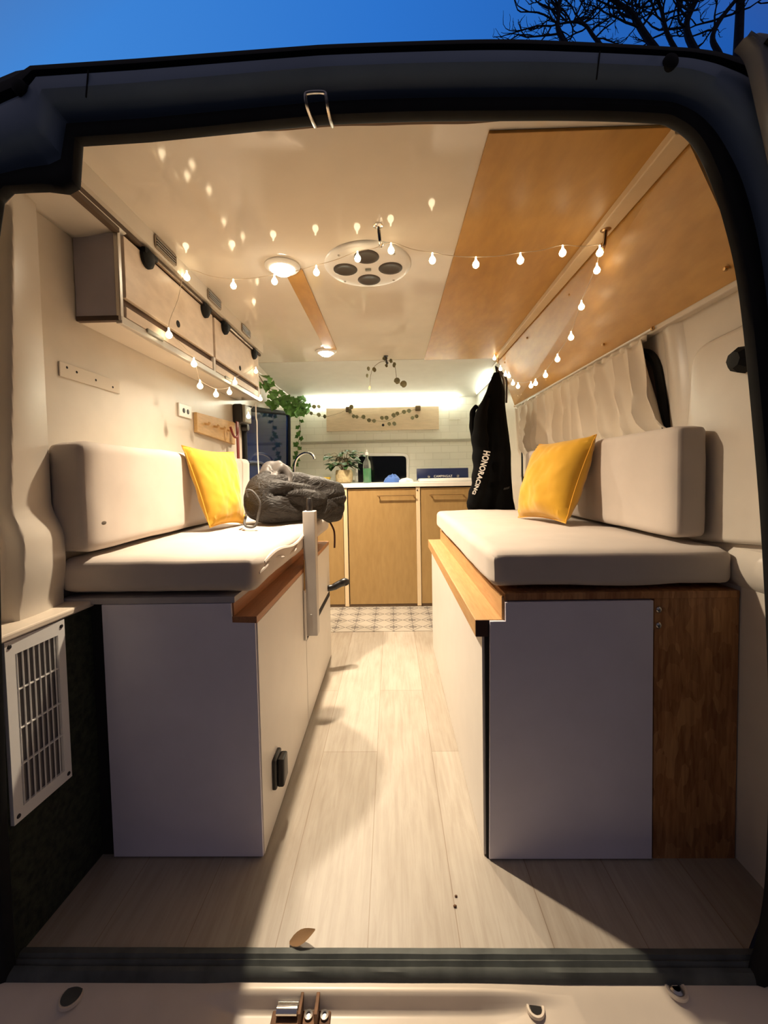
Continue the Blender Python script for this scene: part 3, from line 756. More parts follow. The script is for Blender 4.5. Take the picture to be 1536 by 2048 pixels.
# ================================================================== yellow pillows
def pillow(label, c, w, h, th, mtx, seed, pinch=.10, taper=0):
    t = thing('throw_pillow', label, 'pillow', c, None)
    c = Vector(c)
    def f(side):
        def g(u, v):
            a, b = u*2-1, v*2-1
            k = (1-abs(a)**2.6)**.55*(1-abs(b)**2.6)**.55 if abs(a) < 1 and abs(b) < 1 else 0
            x = a*w/2*(1-pinch*(1-abs(b)**2)*abs(a)**2*.8); y = b*h/2*(1-pinch*(1-abs(a)**2)*abs(b)**2*.8)
            x *= 1-taper*(1-b)/2
            q = Vector((x, y, 0))
            wr = .012*noise.noise(Vector((a*2+seed, b*2, side)))*k + .004*noise.noise(Vector((a*7+seed, b*5, side*3)))*k
            cr = .010*math.exp(-((abs(a)-.86)**2+(abs(b)-.86)**2)/.02)*noise.noise(Vector((a*22, b*22, seed)))
            q.z = side*(th/2*k+wr+cr)
            return c+mtx@q
        return g
    mb = MB(); mb.grid(40, 40, f(1)); mb.grid(40, 40, f(-1))
    bmesh.ops.remove_doubles(mb.bm, verts=mb.bm.verts, dist=1e-4); bmesh.ops.recalc_face_normals(mb.bm, faces=mb.bm.faces[:])
    finish('cover', mb, yellow, t)
    g = f(1); pts = []
    for k in range(96):
        s = k/24; e = int(s); u = s-e
        a, b = [(u, 0), (1, u), (1-u, 1), (0, 1-u)][e]
        pts.append(g(a, b))
    finish('seam', MB().tube(pts, .0025, 6, closed=True), mustd, t)
    return t
def basis(xa, za):
    za = Vector(za).normalized(); xa = Vector(xa); xa = (xa-za*xa.dot(za)).normalized(); ya = za.cross(xa)
    return Matrix((xa, ya, za)).transposed()
pillow('mustard yellow pillow leaning on the left back cushion beside the grey bag', (-.686, 1.622, .969), .28, .318, .10, basis((.10, .28, -.01), (.91, -.30, .28)), 2.0, .10, .30)
pillow('mustard yellow pillow leaning on the right back cushion by the jacket', (.634, 1.622, .974), .33, .335, .155, basis((.06, -.29, .015), (-.9, -.24, .36)), 6.0, .10, .10)

# ================================================================== grey bag
t = thing('stuff_bag', 'crumpled grey nylon bag with drawstring on the left seat cushion', 'bag', (-.45, 1.92, .80))
A = Vector((-.545, 1.718, .912)); B = Vector((-.328, 2.0, .878))
ax_ = (B-A).normalized(); sd = Vector((ax_.y, -ax_.x, 0)).normalized(); up_ = sd.cross(ax_).normalized()
def bagf(u, v):
    s = u*2*PI; t_ = v
    rad = interp([(0, .0), (.02, .060), (.06, .090), (.15, .108), (.40, .114), (.62, .112), (.80, .106), (.92, .094), (.97, .066), (1, .0)], t_)
    p = A-ax_*.06+(B-A+ax_*.15)*t_
    d = sd*math.cos(s)+up_*math.sin(s)
    q = p+d*rad
    nv = Vector((math.cos(s), math.sin(s), t_*1.5))
    warp = noise.noise(nv*1.3)
    # long folds that run along and twist round the bag, pinched sharp on one side
    ph = s*4+t_*7+3.0*warp
    f1 = (abs(math.sin(ph*.5)))**.7-.6
    ph2 = s*7-t_*10+4*noise.noise(nv*1.7+Vector((5, 0, 0)))
    f2 = (abs(math.sin(ph2*.5)))**.6-.6
    env = sm(t_*7)*sm((1-t_)*8)
    q += d*env*(f1*.024+f2*.013+.016*noise.noise(nv*2.0+Vector((1, 4, 2))))
    fl_ = .815-.060*sm((q.x+.335)/.06)
    if q.z < fl_: q.z = fl_+(q.z-fl_)*.02
    return q
mb = MB(); mb.grid(110, 110, bagf, closed=True); bmesh.ops.remove_doubles(mb.bm, verts=mb.bm.verts, dist=2e-4)
bmesh.ops.recalc_face_normals(mb.bm, faces=mb.bm.faces[:])
finish('body', mb, nylon, t, angle=2.5)
def topf(u, v):
    s = u*2*PI; rad = .095*math.sin(PI*min(1, max(0, v)))**.6
    rad *= 1-.28*abs(math.sin(s))*(v > 2)
    p = Vector((-.510, 1.800, .975))+Vector((.66, .70, -.12))*(.20*(v-.45))
    d = Vector((.7, -.7, 0))*math.cos(s)*.8+Vector((0, 0, 1))*math.sin(s)
    nv = Vector((math.cos(s)*1.6, math.sin(s)*1.6, v*3+7))
    return p+d*(rad+(.030*(abs(math.sin(2*s+v*5+2*noise.noise(nv)))**.7-.6)+.022*noise.noise(nv*1.5))*math.sin(PI*v))
mb = MB(); mb.grid(70, 50, topf, closed=True); bmesh.ops.recalc_face_normals(mb.bm, faces=mb.bm.faces[:])
finish('rolled_top', mb, plain('lighter grey nylon', (.062, .054, .049), .55, var=.12, scale=12, bump=.1, bscale=80), t, angle=2.5)
finish('drawstring', MB().tube(catmull([(-.560, 1.590, .930), (-.550, 1.550, .955), (-.525, 1.545, .950), (-.500, 1.545, .910), (-.505, 1.540, .86), (-.515, 1.530, .822), (-.540, 1.525, .818), (-.556, 1.532, .830), (-.558, 1.56, .86)], 8), .0045, 8), cordm, t)
finish('strap', MB().tube(catmull([(-.315, 2.00, .80), (-.285, 1.99, .745), (-.280, 1.985, .70), (-.282, 1.985, .655)], 6), .005, 6), plain('dark red strap', (.07, .018, .012), .7), t)
finish('reflective_patch', MB().obox((-.292, 1.935, .872), (.045, .004, .030), basis((.7, -.7, -.5), (.3, .6, .4)), .001), plain('reflective patch', (.55, .54, .52), .25, .5), t)

# ================================================================== curtain and rail on the right
t = thing('curtain', 'gathered white curtain across the right side window', 'curtain', (.845, 2.05, .95))
def curtf(u, v):
    top = lerp(1.375, 2.745, u); bot = lerp(1.205, 2.73, u)
    y = lerp(top, bot, v**1.15); z = lerp(1.432, .98, v)
    amp = .006+.013*sm(v*2)
    ph = u*PI*13+1.8*noise.noise(Vector((u*4, v*.8, 0)))
    k = 1.5-2.6*abs(math.sin(ph))**.55 + .35*math.sin(u*2*PI*19+v*2)
    h_ = sm((1.16-z)/.05)
    return Vector((lerp(.833, .855, h_)-amp*lerp(1.0, .22, h_)*k, y, z+.006*math.sin(u*2*PI*14)*(1-v)))
mb = MB(); mb.grid(170, 26, curtf); finish('cloth', mb, curt, t, solid=.0016)
def hemf(u, v):
    y = lerp(1.372, 2.748, u)
    return Vector((.842-.004*math.sin(u*2*PI*22), y, lerp(1.446, 1.425, v)))
mb = MB(); mb.grid(170, 4, hemf); finish('heading', mb, curt, t, solid=.0016)
t = thing('curtain_rail', 'thin pale curtain wire under the sloping plywood panel', 'curtain rail', (.84, 2.05, 1.444))
finish('wire', MB().cyl((.837, 1.33, 1.4525), (.835, 2.79, 1.4525), .0035, seg=8), white_plastic, t)
for y in (1.335, 2.785): finish('end_eye', MB().ball((.837, y, 1.4525), .007, seg=10), brass, t)

# octagonal black knob by the right door post
one('door_buffer', MB().lathe((.868, 1.005, 1.262), [(0, -.050), (.020, -.048), (.030, -.036), (.033, -.012), (.030, .0)], 8, 'X'), rubber, 'black octagonal rubber buffer on the right wall by the door post', 'buffer', angle=.3)

# ventilation grille low on the left
t = thing('vent_grille', 'white louvred grille screwed to the dark carpeted panel at the lower left', 'grille', (-.797, .88, .285))
gx = lambda y: lerp(-.806, -.790, (y-.80)/.25)
def gbox(y0, y1, z0, z1, d0, d1):
    mb = MB(); mb.prism([(gx(y0)+d0, y0), (gx(y0)+d1, y0), (gx(y1)+d1, y1), (gx(y1)+d0, y1)], 2, z0, z1); return mb
fr = gbox(.812, .955, .640, .672, 0, .008)
for a in ((.812, .955, .285, .312), (.812, .833, .312, .640), (.936, .955, .312, .640)):
    q = gbox(*a, 0, .008); me_ = bpy.data.meshes.new('tmp'); q.bm.to_mesh(me_); fr.bm.from_mesh(me_); bpy.data.meshes.remove(me_)
finish('frame', fr, white_plastic, t, smooth=False)
finish('back', gbox(.833, .936, .312, .640, 0, .0015), plain('grey grille back', (.22, .20, .19), .7), t, smooth=False)
for k in range(8):
    y = .840+.0128*k
    finish('louvre', MB().obox((gx(y)+.004, y, .476), (.0022, .0115, .328), Matrix.Rotation(.65, 3, 'Z')), white_plastic, t, smooth=False)
for z in (.398, .476, .560): finish('cross_rib', gbox(.833, .936, z, z+.003, .001, .007), white_plastic, t, smooth=False)
for (y, z) in ((.822, .660), (.946, .658), (.822, .298), (.946, .298)):
    finish('screw', MB().lathe((gx(y)+.008, y, z), [(0, .002), (.004, .0015), (.005, 0)], 10, 'X'), black_pl, t)

# ================================================================== kitchen
t = thing('kitchen_unit', 'birch plywood kitchen base unit with pale stiles across the front of the van', 'cabinet', (0, 3.35, 0))
finish('body', MB().box((-.885, 3.122, .01), (.866, 3.64, .915)), dark_in, t, smooth=False)
for (x0, x1, kind) in ((-.885, -.367, 0), (-.332, .188, 1), (.216, .866, 2)):
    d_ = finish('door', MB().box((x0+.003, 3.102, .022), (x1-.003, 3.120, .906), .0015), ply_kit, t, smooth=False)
    if kind:
        h0, h1 = ((-.105, .175), (.285, .545))[kind-1]; zz = .852
        finish('handle', MB().tube([(h0+.01, 3.102, zz), (h0+.01, 3.078, zz), (h0, 3.075, zz), (h1, 3.075, zz), (h1-.01, 3.078, zz), (h1-.01, 3.102, zz)], .005, 8), brass, d_)
for x in (-.350, .202): finish('stile', MB().box((x-.016, 3.094, .008), (x+.014, 3.122, .913), .001), stile_w, t, smooth=False)
finish('plinth', MB().box((-.885, 3.106, 0), (.866, 3.118, .022)), plain('brown plinth', (.10, .06, .03), .6), t, smooth=False)
finish('latch', MB().box((.192, 3.090, .885), (.200, 3.096, .895)), dark_in, t, smooth=False)
one('worktop', MB().box((-.886, 3.085, .916), (.868, 3.655, .948), .003), worktop_m, 'white kitchen worktop on the birch plywood base unit', 'worktop', smooth=False)
one('vinyl_mat', MB().box((-.60, 2.60, .0005), (.60, 3.095, .003)), mat_m, 'grey patterned tile print vinyl mat on the floor before the kitchen', 'mat', smooth=False)

# flap cupboard on the bulkhead
t = thing('wall_flap', 'pale wooden flap board with a small black hole on the tiled bulkhead', 'board', (-.07, 3.65, 1.41))
finish('board', MB().box((-.562, 3.635, 1.405), (.430, 3.659, 1.606), .002), board_w, t, smooth=False)
finish('finger_hole', MB().lathe((-.062, 3.635, 1.450), [(0, -.001), (.010, -.001), (.012, 0), (.012, .002)], 16, 'Y'), dark_in, t)
for (x, z) in ((-.362, 1.592), (.248, 1.590)): finish('clip', MB().box((x-.026, 3.612, z-.024), (x+.022, 3.636, z+.022), .006), plain('brown clip', (.10, .065, .03), .6) if x < 0 else MATS['brown clip'], t)
one('seam_plate', MB().box((.52, 3.650, 1.486), (.62, 3.660, 1.575), .001), tile_m, 'small white tiled access plate on the bulkhead right of the wooden flap', 'plate', smooth=False)

# led strips
t = thing('led_strip', 'bright white strip lamp across the top of the tiled bulkhead', 'lamp', (-.08, 3.64, 1.67))
finish('channel', MB().box((-.775, 3.640, 1.672), (.612, 3.660, 1.697), .001), white_plastic, t, smooth=False)
finish('diffuser', MB().box((-.770, 3.622, 1.668), (.606, 3.641, 1.694), .006, 3), led_m, t)
t = thing('led_strip', 'short bright strip lamp along the right upper corner behind the jacket', 'lamp', (.75, 3.3, 1.68))
finish('channel', MB().box((.752, 3.00, 1.692), (.768, 3.60, 1.708), .001), white_plastic, t, smooth=False)
finish('diffuser', MB().box((.747, 3.005, 1.696), (.753, 3.595, 1.704), .002, 2), led_m, t)
# side boards that carry the strip and rails
struct('trim_21', MB().prism([(2.79, 1.60), (3.66, 1.60), (3.66, 1.70), (2.79, 1.79)], 0, .766, .872), headliner, smooth=False)
struct('trim_22', MB().cyl((-.845, 2.45, 1.682), (-.82, 3.655, 1.668), .006, seg=10), white_plastic)
struct('trim_23', MB().cyl((.735, 2.79, 1.765), (.735, 3.655, 1.735), .005, seg=10), white_plastic)

# tap
t = thing('kitchen_tap', 'curved chrome kitchen tap at the left end of the worktop', 'tap', (-.80, 3.40, .948))
finish('base', MB().lathe((-.80, 3.40, .948), [(.026, 0), (.026, .012), (.018, .02), (.016, .07), (.012, .08), (0, .081)], 20), chrome, t)
finish('spout', MB().tube(catmull([(-.80, 3.40, 1.02), (-.797, 3.395, 1.10), (-.770, 3.39, 1.165), (-.715, 3.38, 1.200), (-.660, 3.37, 1.198), (-.632, 3.365, 1.172), (-.625, 3.362, 1.150)], 6), .011, 12), chrome, t)
finish('lever', MB().tube([(-.795, 3.385, 1.005), (-.765, 3.36, 1.015), (-.735, 3.34, 1.018)], [.006, .005, .004], 8), chrome, t)

# potted plant
def leaf_blade(mb, p, d, n_, L, W, bend=.3, k=7, lobes=False):
    p = Vector(p); d = Vector(d).normalized(); n_ = Vector(n_); n_ = (n_-d*n_.dot(d)).normalized(); s = d.cross(n_)
    rows = []
    for i in range(k+1):
        t_ = i/k
        wd = W*math.sin(PI*min(1, t_*.94+.03))**.8*(1.25-.6*t_)
        if lobes: wd *= 1+.45*math.cos(t_*PI*3.2)
        c_ = p+d*L*t_-n_*bend*L*t_*t_
        rows.append([mb.bm.verts.new(c_+s*wd*x+n_*(.18*abs(x))*wd) for x in (-1, -.5, 0, .5, 1)])
    for a, b in zip(rows, rows[1:]):
        for j in range(4): mb.bm.faces.new((a[j], a[j+1], b[j+1], b[j]))
rnd = random.Random(3)
px, py = -.385, 3.37
t = thing('potted_plant', 'bushy dark green houseplant in a straw coloured pot on the worktop', 'plant', (px, py, .948))
finish('pot', MB().lathe((px, py, .948), [(.050, 0), (.066, .01), (.072, .05), (.070, .09), (.064, .108), (.059, .108), (.060, .09), (0, .088)], 28), potm, t)
finish('soil', MB().lathe((px, py, 1.034), [(.059, 0), (.03, .004), (0, .005)], 20), soil, t)
fo = MB(); st = MB()
for i in range(46):
    a = rnd.uniform(0, 2*PI); rr = rnd.uniform(.02, .13); h = rnd.uniform(.03, .17)*(1.05-rr*2)
    tip = Vector((px+rr*1.15*math.cos(a), py+rr*.8*math.sin(a), 1.055+h))
    st.tube(catmull([(px+.01*math.cos(a), py+.01*math.sin(a), 1.035), ((px+tip.x)/2, (py+tip.y)/2, tip.z+.005), tip], 3), .0016, 5)
    for q in range(2):
        b_ = a+rnd.uniform(-1.1, 1.1)
        leaf_blade(fo, tip, (math.cos(b_), math.sin(b_)*.8, rnd.uniform(-.35, .45)), (rnd.uniform(-.3, .3), -.35, 1), rnd.uniform(.045, .07), rnd.uniform(.018, .026), .35)
finish('stems', st, stemm, t); finish('foliage', fo, leafm, t, angle=3)

# washing-up bits and the soap bottle
one('washing_bowl', MB().lathe((-.585, 3.36, .948), [(0, .004), (.06, .004), (.085, .05), (.092, .052), (.070, 0), (0, 0)], 28), yell_pl, 'yellow washing bowl on the worktop left of the potted plant', 'bowl')
t = thing('soap_bottle', 'clear bottle half full of green washing-up liquid before the bulkhead window', 'bottle', (-.195, 3.36, .948))
finish('bottle', MB().lathe((-.195, 3.36, .948), [(0, 0), (.030, 0), (.033, .01), (.033, .13), (.030, .165), (.012, .20), (.011, .225), (0, .225)], 24), glass_m, t)
finish('liquid', MB().lathe((-.195, 3.36, .951), [(0, 0), (.027, 0), (.030, .01), (.030, .115), (0, .115)], 24), soap_m, t)
finish('cap', MB().lathe((-.195, 3.36, 1.173), [(.013, 0), (.013, .02), (.006, .025), (.006, .045), (0, .046)], 16), white_plastic, t)
def rag(name, c, r, h, m, label, seed, cat='cloth'):
    c = Vector(c)
    mb = MB()
    def f(u, v):
        a = u*2*PI; rr = r*math.sin(v*PI/2)
        k = noise.noise(Vector((math.cos(a)*1.5+seed, math.sin(a)*1.5, v*2)))
        return c+Vector((math.cos(a)*rr*1.3*(1+.25*k), math.sin(a)*rr*(1+.25*k), max(0.001, h*math.cos(v*PI/2)*(1+.5*k)+.006*math.sin(a*5+seed)*v*(1-v)*4)))
    mb.grid(40, 16, f, closed=True)
    one(name, mb, m, label, cat, angle=3)
rag('dish_cloth', (.015, 3.33, .948), .055, .055, blue_cl, 'crumpled blue cloth on the worktop before the bulkhead window', 1)
rag('dish_cloth', (.118, 3.30, .948), .048, .028, white_plastic, 'crumpled white cloth between the blue cloth and the camping stove', 4)
rag('dish_cloth', (.725, 3.30, .948), .045, .045, blue_cl, 'crumpled blue cloth right of the camping stove by the jacket', 9)
# stove
t = thing('camping_stove', 'dark blue folding camping stove standing open on the worktop', 'stove', (.44, 3.38, .948))
finish('lid', MB().obox((.435, 3.475, 1.008), (.435, .014, .100), Matrix.Rotation(-.12, 3, 'X'), .004), blue_st, t)
finish('base', MB().box((.225, 3.22, .949), (.650, 3.46, .972), .004), white_plastic, t)
finish('tray', MB().box((.235, 3.23, .970), (.640, 3.45, .975), .002), white_lam, t)
for x in (.318, .562): finish('knob', MB().lathe((x, 3.462, .990), [(0, -.010), (.010, -.009), (.012, 0), (.012, .006)], 14, 'Y'), steel, t)
def text_mesh(body, size, mtx, mat, parent, name='lettering', extrude=.0004, squeeze=1.0, bold=.012):
    cu_ = bpy.data.curves.new('lettering', 'FONT'); cu_.body = body; cu_.size = size; cu_.align_x = 'CENTER'; cu_.align_y = 'CENTER'; cu_.extrude = extrude; cu_.offset = size*bold; cu_.space_character = 1.06
    tmp = bpy.data.objects.new('lettering_tmp', cu_); C.objects.link(tmp)
    dg = bpy.context.evaluated_depsgraph_get(); me = bpy.data.meshes.new_from_object(tmp.evaluated_get(dg))
    bpy.data.objects.remove(tmp); bpy.data.curves.remove(cu_)
    me.transform(Matrix.Diagonal((squeeze, 1, 1, 1))); me.transform(mtx)
    o = bpy.data.objects.new(name, me); C.objects.link(o); o.parent = parent
    me.transform(Matrix.Translation(-ORIG[parent])); ORIG[o] = ORIG[parent]; me.materials.clear(); me.materials.append(mat)
    return o, me
text_mesh('CAMPINGAZ', .026, Matrix.Translation((.438, 3.4625, .990)) @ Matrix.Rotation(PI/2, 4, 'X'), printw, t)

# ================================================================== jacket on the corner hook
prof = [(1.600, .620, .652), (1.547, .594, .668), (1.490, .575, .683), (1.442, .552, .682), (1.405, .528, .684), (1.370, .512, .687), (1.304, .506, .694), (1.231, .506, .703), (1.129, .509, .714), (1.056, .503, .714), (.982, .491, .716), (.909, .480, .721), (.850, .462, .726), (.812, .452, .735), (.770, .466, .742)]
PZ = list(reversed(prof))
t = thing('jacket', 'black jacket with white lettering hanging at the far right corner', 'jacket', (.60, 2.46, .77))
def jf(u, v):
    z = lerp(1.600, .770, v)
    xl = interp([(p[0], p[1]) for p in PZ], z); xr = interp([(p[0], p[2]) for p in PZ], z)
    a = u*2*PI; cx = (xl+xr)/2; rx = (xr-xl)/2; ry = .018+.065*sm(v*2.2)
    f = 1+.10*math.sin(5*a+v*3)*sm(v*3)+.06*noise.noise(Vector((math.cos(a)*2, math.sin(a)*2, v*3)))
    ca, sa = math.cos(a), math.sin(a)
    x = cx+rx*math.copysign(abs(ca)**.75, ca); y = 2.47+ry*f*math.copysign(abs(sa)**.9, sa)
    return Vector((x, y, z+.006*math.sin(3*a)*sm((v-.9)*10)))
mb = MB(); mb.grid(80, 70, jf, closed=True); bmesh.ops.recalc_face_normals(mb.bm, faces=mb.bm.faces[:])
vsb = [v for v in mb.bm.verts]
finish('body', mb, black_cl, t, angle=3)
def sleeve(pts, rs, name='sleeve'):
    ps = catmull(pts, 8); k = len(ps)
    rr = [interp([(i/(len(rs)-1), r) for i, r in enumerate(rs)], j/(k-1))*(1+.08*math.sin(j*.9)) for j in range(k)]
    finish(name, MB().tube(ps, rr, 16), black_cl, t, angle=3)
sleeve([(.565, 2.41, 1.44), (.522, 2.37, 1.33), (.510, 2.355, 1.20), (.516, 2.35, 1.08), (.505, 2.345, .95), (.470, 2.34, .855), (.452, 2.34, .806)], [.016, .034, .046, .050, .048, .040, .022])
sleeve([(.515, 2.46, 1.405), (.490, 2.45, 1.37), (.486, 2.45, 1.28), (.498, 2.45, 1.18), (.505, 2.45, 1.10)], [.012, .016, .017, .016, .014])
finish('loop', MB().tube(catmull([(.638, 2.47, 1.595), (.640, 2.50, 1.64), (.655, 2.56, 1.66), (.672, 2.62, 1.66)], 5), .004, 6), black_cl, t)
# lettering down the sleeve, wrapped on its front
o, me = text_mesh('HONORACING', .050, Matrix.Identity(4), printw, t, squeeze=1.0, bold=.035)
xs = [v.co.x for v in me.vertices]; 
me.transform(Matrix.Translation(ORIG[t]))
x0 = min(v.co.x for v in me.vertices); x1 = max(v.co.x for v in me.vertices)
path = catmull([(.528, 2.268, 1.128), (.522, 2.270, 1.100), (.506, 2.278, 1.040), (.488, 2.280, .980), (.470, 2.284, .925), (.456, 2.290, .890)], 10)
cum = [0.0]
for a, b in zip(path, path[1:]): cum.append(cum[-1]+(b-a).length)
for v in me.vertices:
    s = (v.co.x-x0)/(x1-x0); i = max(k for k in range(len(path)-1) if cum[k] <= s*cum[-1]+1e-9); p = path[i].lerp(path[i+1], (s*cum[-1]-cum[i])/(cum[i+1]-cum[i]))
    tg = (path[min(i+1, len(path)-1)]-path[max(i-1, 0)]).normalized(); tg.y = 0; tg.normalize()
    upv = Vector((-tg.z, 0, tg.x))       # letter tops to the right
    wv = v.co.y*(1-.55*s**1.5)
    q = p+upv*wv
    q.y += .9*wv*wv*12*.2 - v.co.z
    v.co = q
me.transform(Matrix.Translation(-ORIG[t]))
o2, me2 = text_mesh('Honor', .022, Matrix.Translation((.655, 2.384, .915)) @ Matrix.Rotation(PI/2, 4, 'X') @ Matrix.Rotation(.25, 4, 'Z') @ Matrix.Shear('XZ', 4, (.0, .0)), plain('dull grey print', (.05, .05, .05), .6), t, name='small_lettering')
# bundle of straps behind the jacket
t = thing('strap_bundle', 'dark straps dangling behind the jacket from the corner hook', 'strap', (.71, 2.66, 1.40))
for k, (x, y, z) in enumerate(((.700, 2.62, 1.42), (.715, 2.60, 1.40), (.735, 2.62, 1.45))):
    finish('strap', MB().tube(catmull([(.705, 2.735, 1.70), (x+.02, 2.70, 1.62), (x+.01, y+.03, 1.52), (x, y, z)], 6), [.006]*19, 6), plain('brown webbing', (.035, .022, .015), .8) if k == 0 else MATS['brown webbing'], t)
ceiling_hook(.705, 2.70, 1.772, 'brass hook in the far right ceiling corner holding the jacket', brass)

# ================================================================== plants that trail
def disc_leaf(mb, p, r, nrm, seg=12):
    nrm = Vector(nrm).normalized(); a = nrm.orthogonal().normalized(); b = nrm.cross(a); p = Vector(p)
    c_ = mb.bm.verts.new(p-nrm*r*.12); rim = [mb.bm.verts.new(p+(a*math.cos(2*PI*j/seg)+b*math.sin(2*PI*j/seg))*r*(1 if j else .8)) for j in range(seg)]
    for j in range(seg): mb.bm.faces.new((c_, rim[j], rim[(j+1) % seg]))
t = thing('hanging_vine', 'sprig of olive round leaves arching from the far ceiling hook', 'plant', (-.02, 2.72, 1.575))
stm = MB(); stm.tube(catmull([(-.020, 2.73, 1.752), (-.055, 2.72, 1.748), (-.100, 2.72, 1.715), (-.122, 2.72, 1.66), (-.130, 2.72, 1.572)], 6), .0015, 5)
stm.tube(catmull([(-.020, 2.73, 1.752), (.012, 2.72, 1.755), (.036, 2.72, 1.725), (.045, 2.72, 1.665), (.052, 2.72, 1.62), (.092, 2.72, 1.60)], 6), .0015, 5)
finish('stem', stm, stemm, t)
lf = MB()
for (x, z, r, nx) in ((-.136, 1.705, .014, .9), (-.098, 1.698, .016, .7), (-.145, 1.660, .013, 1.2), (-.130, 1.580, .014, 1.1), (.012, 1.752, .014, .9), (.034, 1.726, .017, 1.1), (-.018, 1.722, .011, .6), (.050, 1.622, .021, .3), (.092, 1.600, .023, .3), (-.026, 1.770, .018, .3)):
    disc_leaf(lf, (x, 2.715, z), r, (nx*rnd.choice((-1, 1)), -1, rnd.uniform(-.3, .3)))
finish('leaves', lf, leaf_r, t, angle=3)
t = thing('leaf_garland', 'garland of flat olive round leaves pinned along the bulkhead flap', 'garland', (-.2, 3.59, 1.44))
stm = MB(); stm.tube(catmull([(-.74, 3.612, 1.575), (-.66, 3.605, 1.550), (-.56, 3.60, 1.530), (-.45, 3.605, 1.555), (-.370, 3.60, 1.580), (-.300, 3.60, 1.530), (-.180, 3.60, 1.495), (-.03, 3.60, 1.480), (.10, 3.60, 1.545), (.20, 3.60, 1.570), (.250, 3.60, 1.585)], 6), .0014, 5)
finish('stem', stm, stemm, t)
lf = MB()
for (x, z) in ((-.725, 1.572), (-.688, 1.560), (-.662, 1.617), (-.620, 1.617), (-.622, 1.545), (-.570, 1.530), (-.335, 1.608), (-.318, 1.526), (-.290, 1.521), (-.184, 1.489), (-.140, 1.483), (-.232, 1.519), (-.070, 1.507), (-.031, 1.507), (.031, 1.528), (.064, 1.542), (.122, 1.555), (.166, 1.563), (.195, 1.502), (.231, 1.515), (-.008, 1.454), (.036, 1.455), (-.350, 1.570)):
    disc_leaf(lf, (x, 3.597, z), rnd.uniform(.015, .020), (rnd.uniform(-.5, .5), -1, rnd.uniform(-.3, .3)))
finish('leaves', lf, leaf_r, t, angle=3)
t = thing('ivy', 'green trailing ivy draped over the left rail and down the bulkhead corner', 'plant', (-.80, 3.2, 1.05))
main = catmull([(-.83, 2.50, 1.70), (-.825, 2.66, 1.635), (-.82, 2.80, 1.60), (-.82, 2.98, 1.60), (-.81, 3.15, 1.600), (-.80, 3.32, 1.615), (-.78, 3.48, 1.635), (-.752, 3.52, 1.640)], 6)
drop = catmull([(-.765, 3.50, 1.635), (-.775, 3.50, 1.53), (-.765, 3.50, 1.40), (-.785, 3.50, 1.30), (-.80, 3.50, 1.19), (-.84, 3.50, 1.11), (-.84, 3.50, 1.04)], 6)
stm = MB(); stm.tube(main, .003, 6); stm.tube(drop, .002, 6); finish('stem', stm, stemm, t)
lf = MB()
for i in range(84):
    p = main[rnd.randrange(4, len(main))]
    p = p+Vector((rnd.uniform(-.01, .045), rnd.uniform(-.05, .05), rnd.uniform(-.075, .035)))
    leaf_blade(lf, p, (rnd.uniform(-.4, 1), rnd.uniform(-1, .4), rnd.uniform(-1, .2)), (rnd.uniform(.2, 1), -1, .4), rnd.uniform(.045, .075), rnd.uniform(.020, .034), .25, 7, True)
for i in range(17):
    p = drop[min(len(drop)-1, 4+i*2)]
    leaf_blade(lf, p, (rnd.choice((-1, 1))*rnd.uniform(.3, 1), -.3, rnd.uniform(-.8, .1)), (0, -1, .3), rnd.uniform(.035, .06), rnd.uniform(.015, .026), .2, 7, True)
finish('leaves', lf, leafb, t, angle=3)

# crumbs and a dead leaf by the sill
mb = MB(); leaf_blade(mb, (-.235, .835, .004), (1, .1, .25), (0, -.2, 1), .06, .014, -.2)
one('dead_leaf', mb, plain('brown dead leaf', (.20, .11, .045), .8), 'small curled brown leaf lying on the sill edge', 'leaf', angle=3)
for (x, y, r, lab) in ((.137, .935, .0028, 'tiny dark crumb on the pale floor, farther of two by the door'), (.131, .912, .0034, 'tiny dark crumb on the pale floor, nearer of two by the door')):
    one('crumb', MB().ball((x, y, r*.7), r, (1.3, .9, .7), 8), rust, lab, 'crumb')

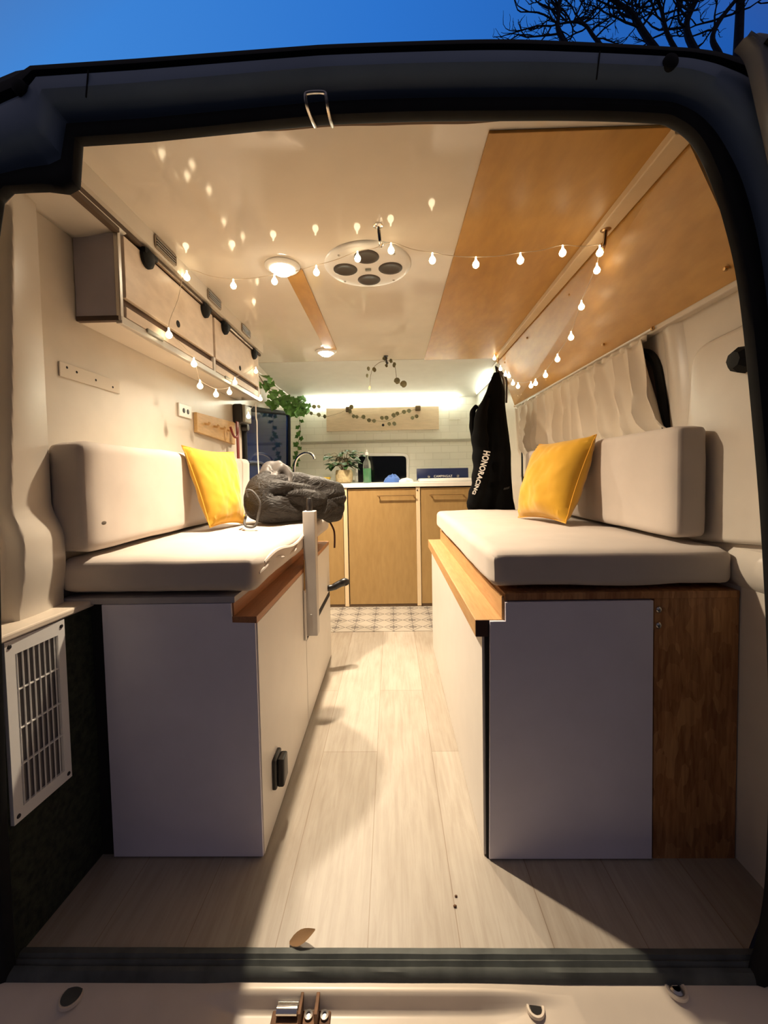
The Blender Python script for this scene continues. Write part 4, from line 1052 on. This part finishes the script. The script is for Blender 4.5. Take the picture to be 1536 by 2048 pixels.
# ================================================================== bare tree beyond the roof
t = thing('bare_tree', 'dark leafless tree branching against the blue evening sky', 'tree', (4.9, 6.0, -.62))
rt = random.Random(11)
br_ = MB()
trunk = MB().tube(catmull([(4.9, 6.0, -.62), (4.95, 6.0, 2.0), (4.8, 6.0, 4.4), (4.88, 6.0, 6.2), (4.95, 6.0, 8.6)], 6), [.17-.0058*i for i in range(25)], 12)
finish('trunk', trunk, bark, t)
def twig(p, d, L, r, lvl):
    pts = [p]; k = 5; d = d.normalized()
    for i in range(k):
        d = (d+Vector((rt.uniform(-1, 1), rt.uniform(-.5, .5), rt.uniform(-.7, 1)))*.42).normalized()
        pts.append(pts[-1]+d*L/k)
    br_.tube(pts, [lerp(r, r*.5, i/k) for i in range(k+1)], 5)
    if lvl > 0:
        for q in pts[1:]:
            if rt.random() < .75: twig(q, d+Vector((rt.uniform(-1.2, 1.2), rt.uniform(-.5, .5), rt.uniform(-.5, 1))), L*rt.uniform(.4, .65), r*.6, lvl-1)
for limb, r in ((((4.85, 4.2), (3.3, 6.0), (2.50, 7.0), (2.44, 7.4), (2.46, 7.8), (2.36, 8.3)), .045),
                (((4.85, 4.6), (4.2, 6.2), (3.62, 7.05), (3.42, 7.35), (3.05, 7.65), (2.85, 8.2)), .060),
                (((4.86, 5.0), (4.5, 6.4), (4.20, 7.05), (4.28, 7.4), (4.5, 7.75), (4.65, 8.3)), .060),
                (((4.88, 5.6), (4.7, 6.6), (4.55, 7.0), (4.85, 7.45), (5.15, 7.65), (5.6, 7.85)), .045),
                (((4.88, 5.2), (4.3, 6.4), (3.95, 7.0), (3.85, 7.35), (3.75, 7.6), (3.6, 8.1)), .040),
                (((4.86, 4.4), (3.7, 6.2), (3.0, 6.95), (2.8, 7.2), (2.6, 7.25), (2.3, 7.2)), .035)):
    ps = catmull([(x, 6.0, z) for x, z in limb], 6); k = len(ps)
    br_.tube(ps, [lerp(r*1.0, r*.25, i/(k-1)) for i in range(k)], 7)
    for i in range(k//2-2, k, 2):
        for q in range(2):
            twig(ps[i], Vector((rt.uniform(-1, 1), rt.uniform(-.4, .4), rt.uniform(-.25, 1))), rt.uniform(.35, .8), r*.22+.004, 2)
finish('branches', br_, bark, t)
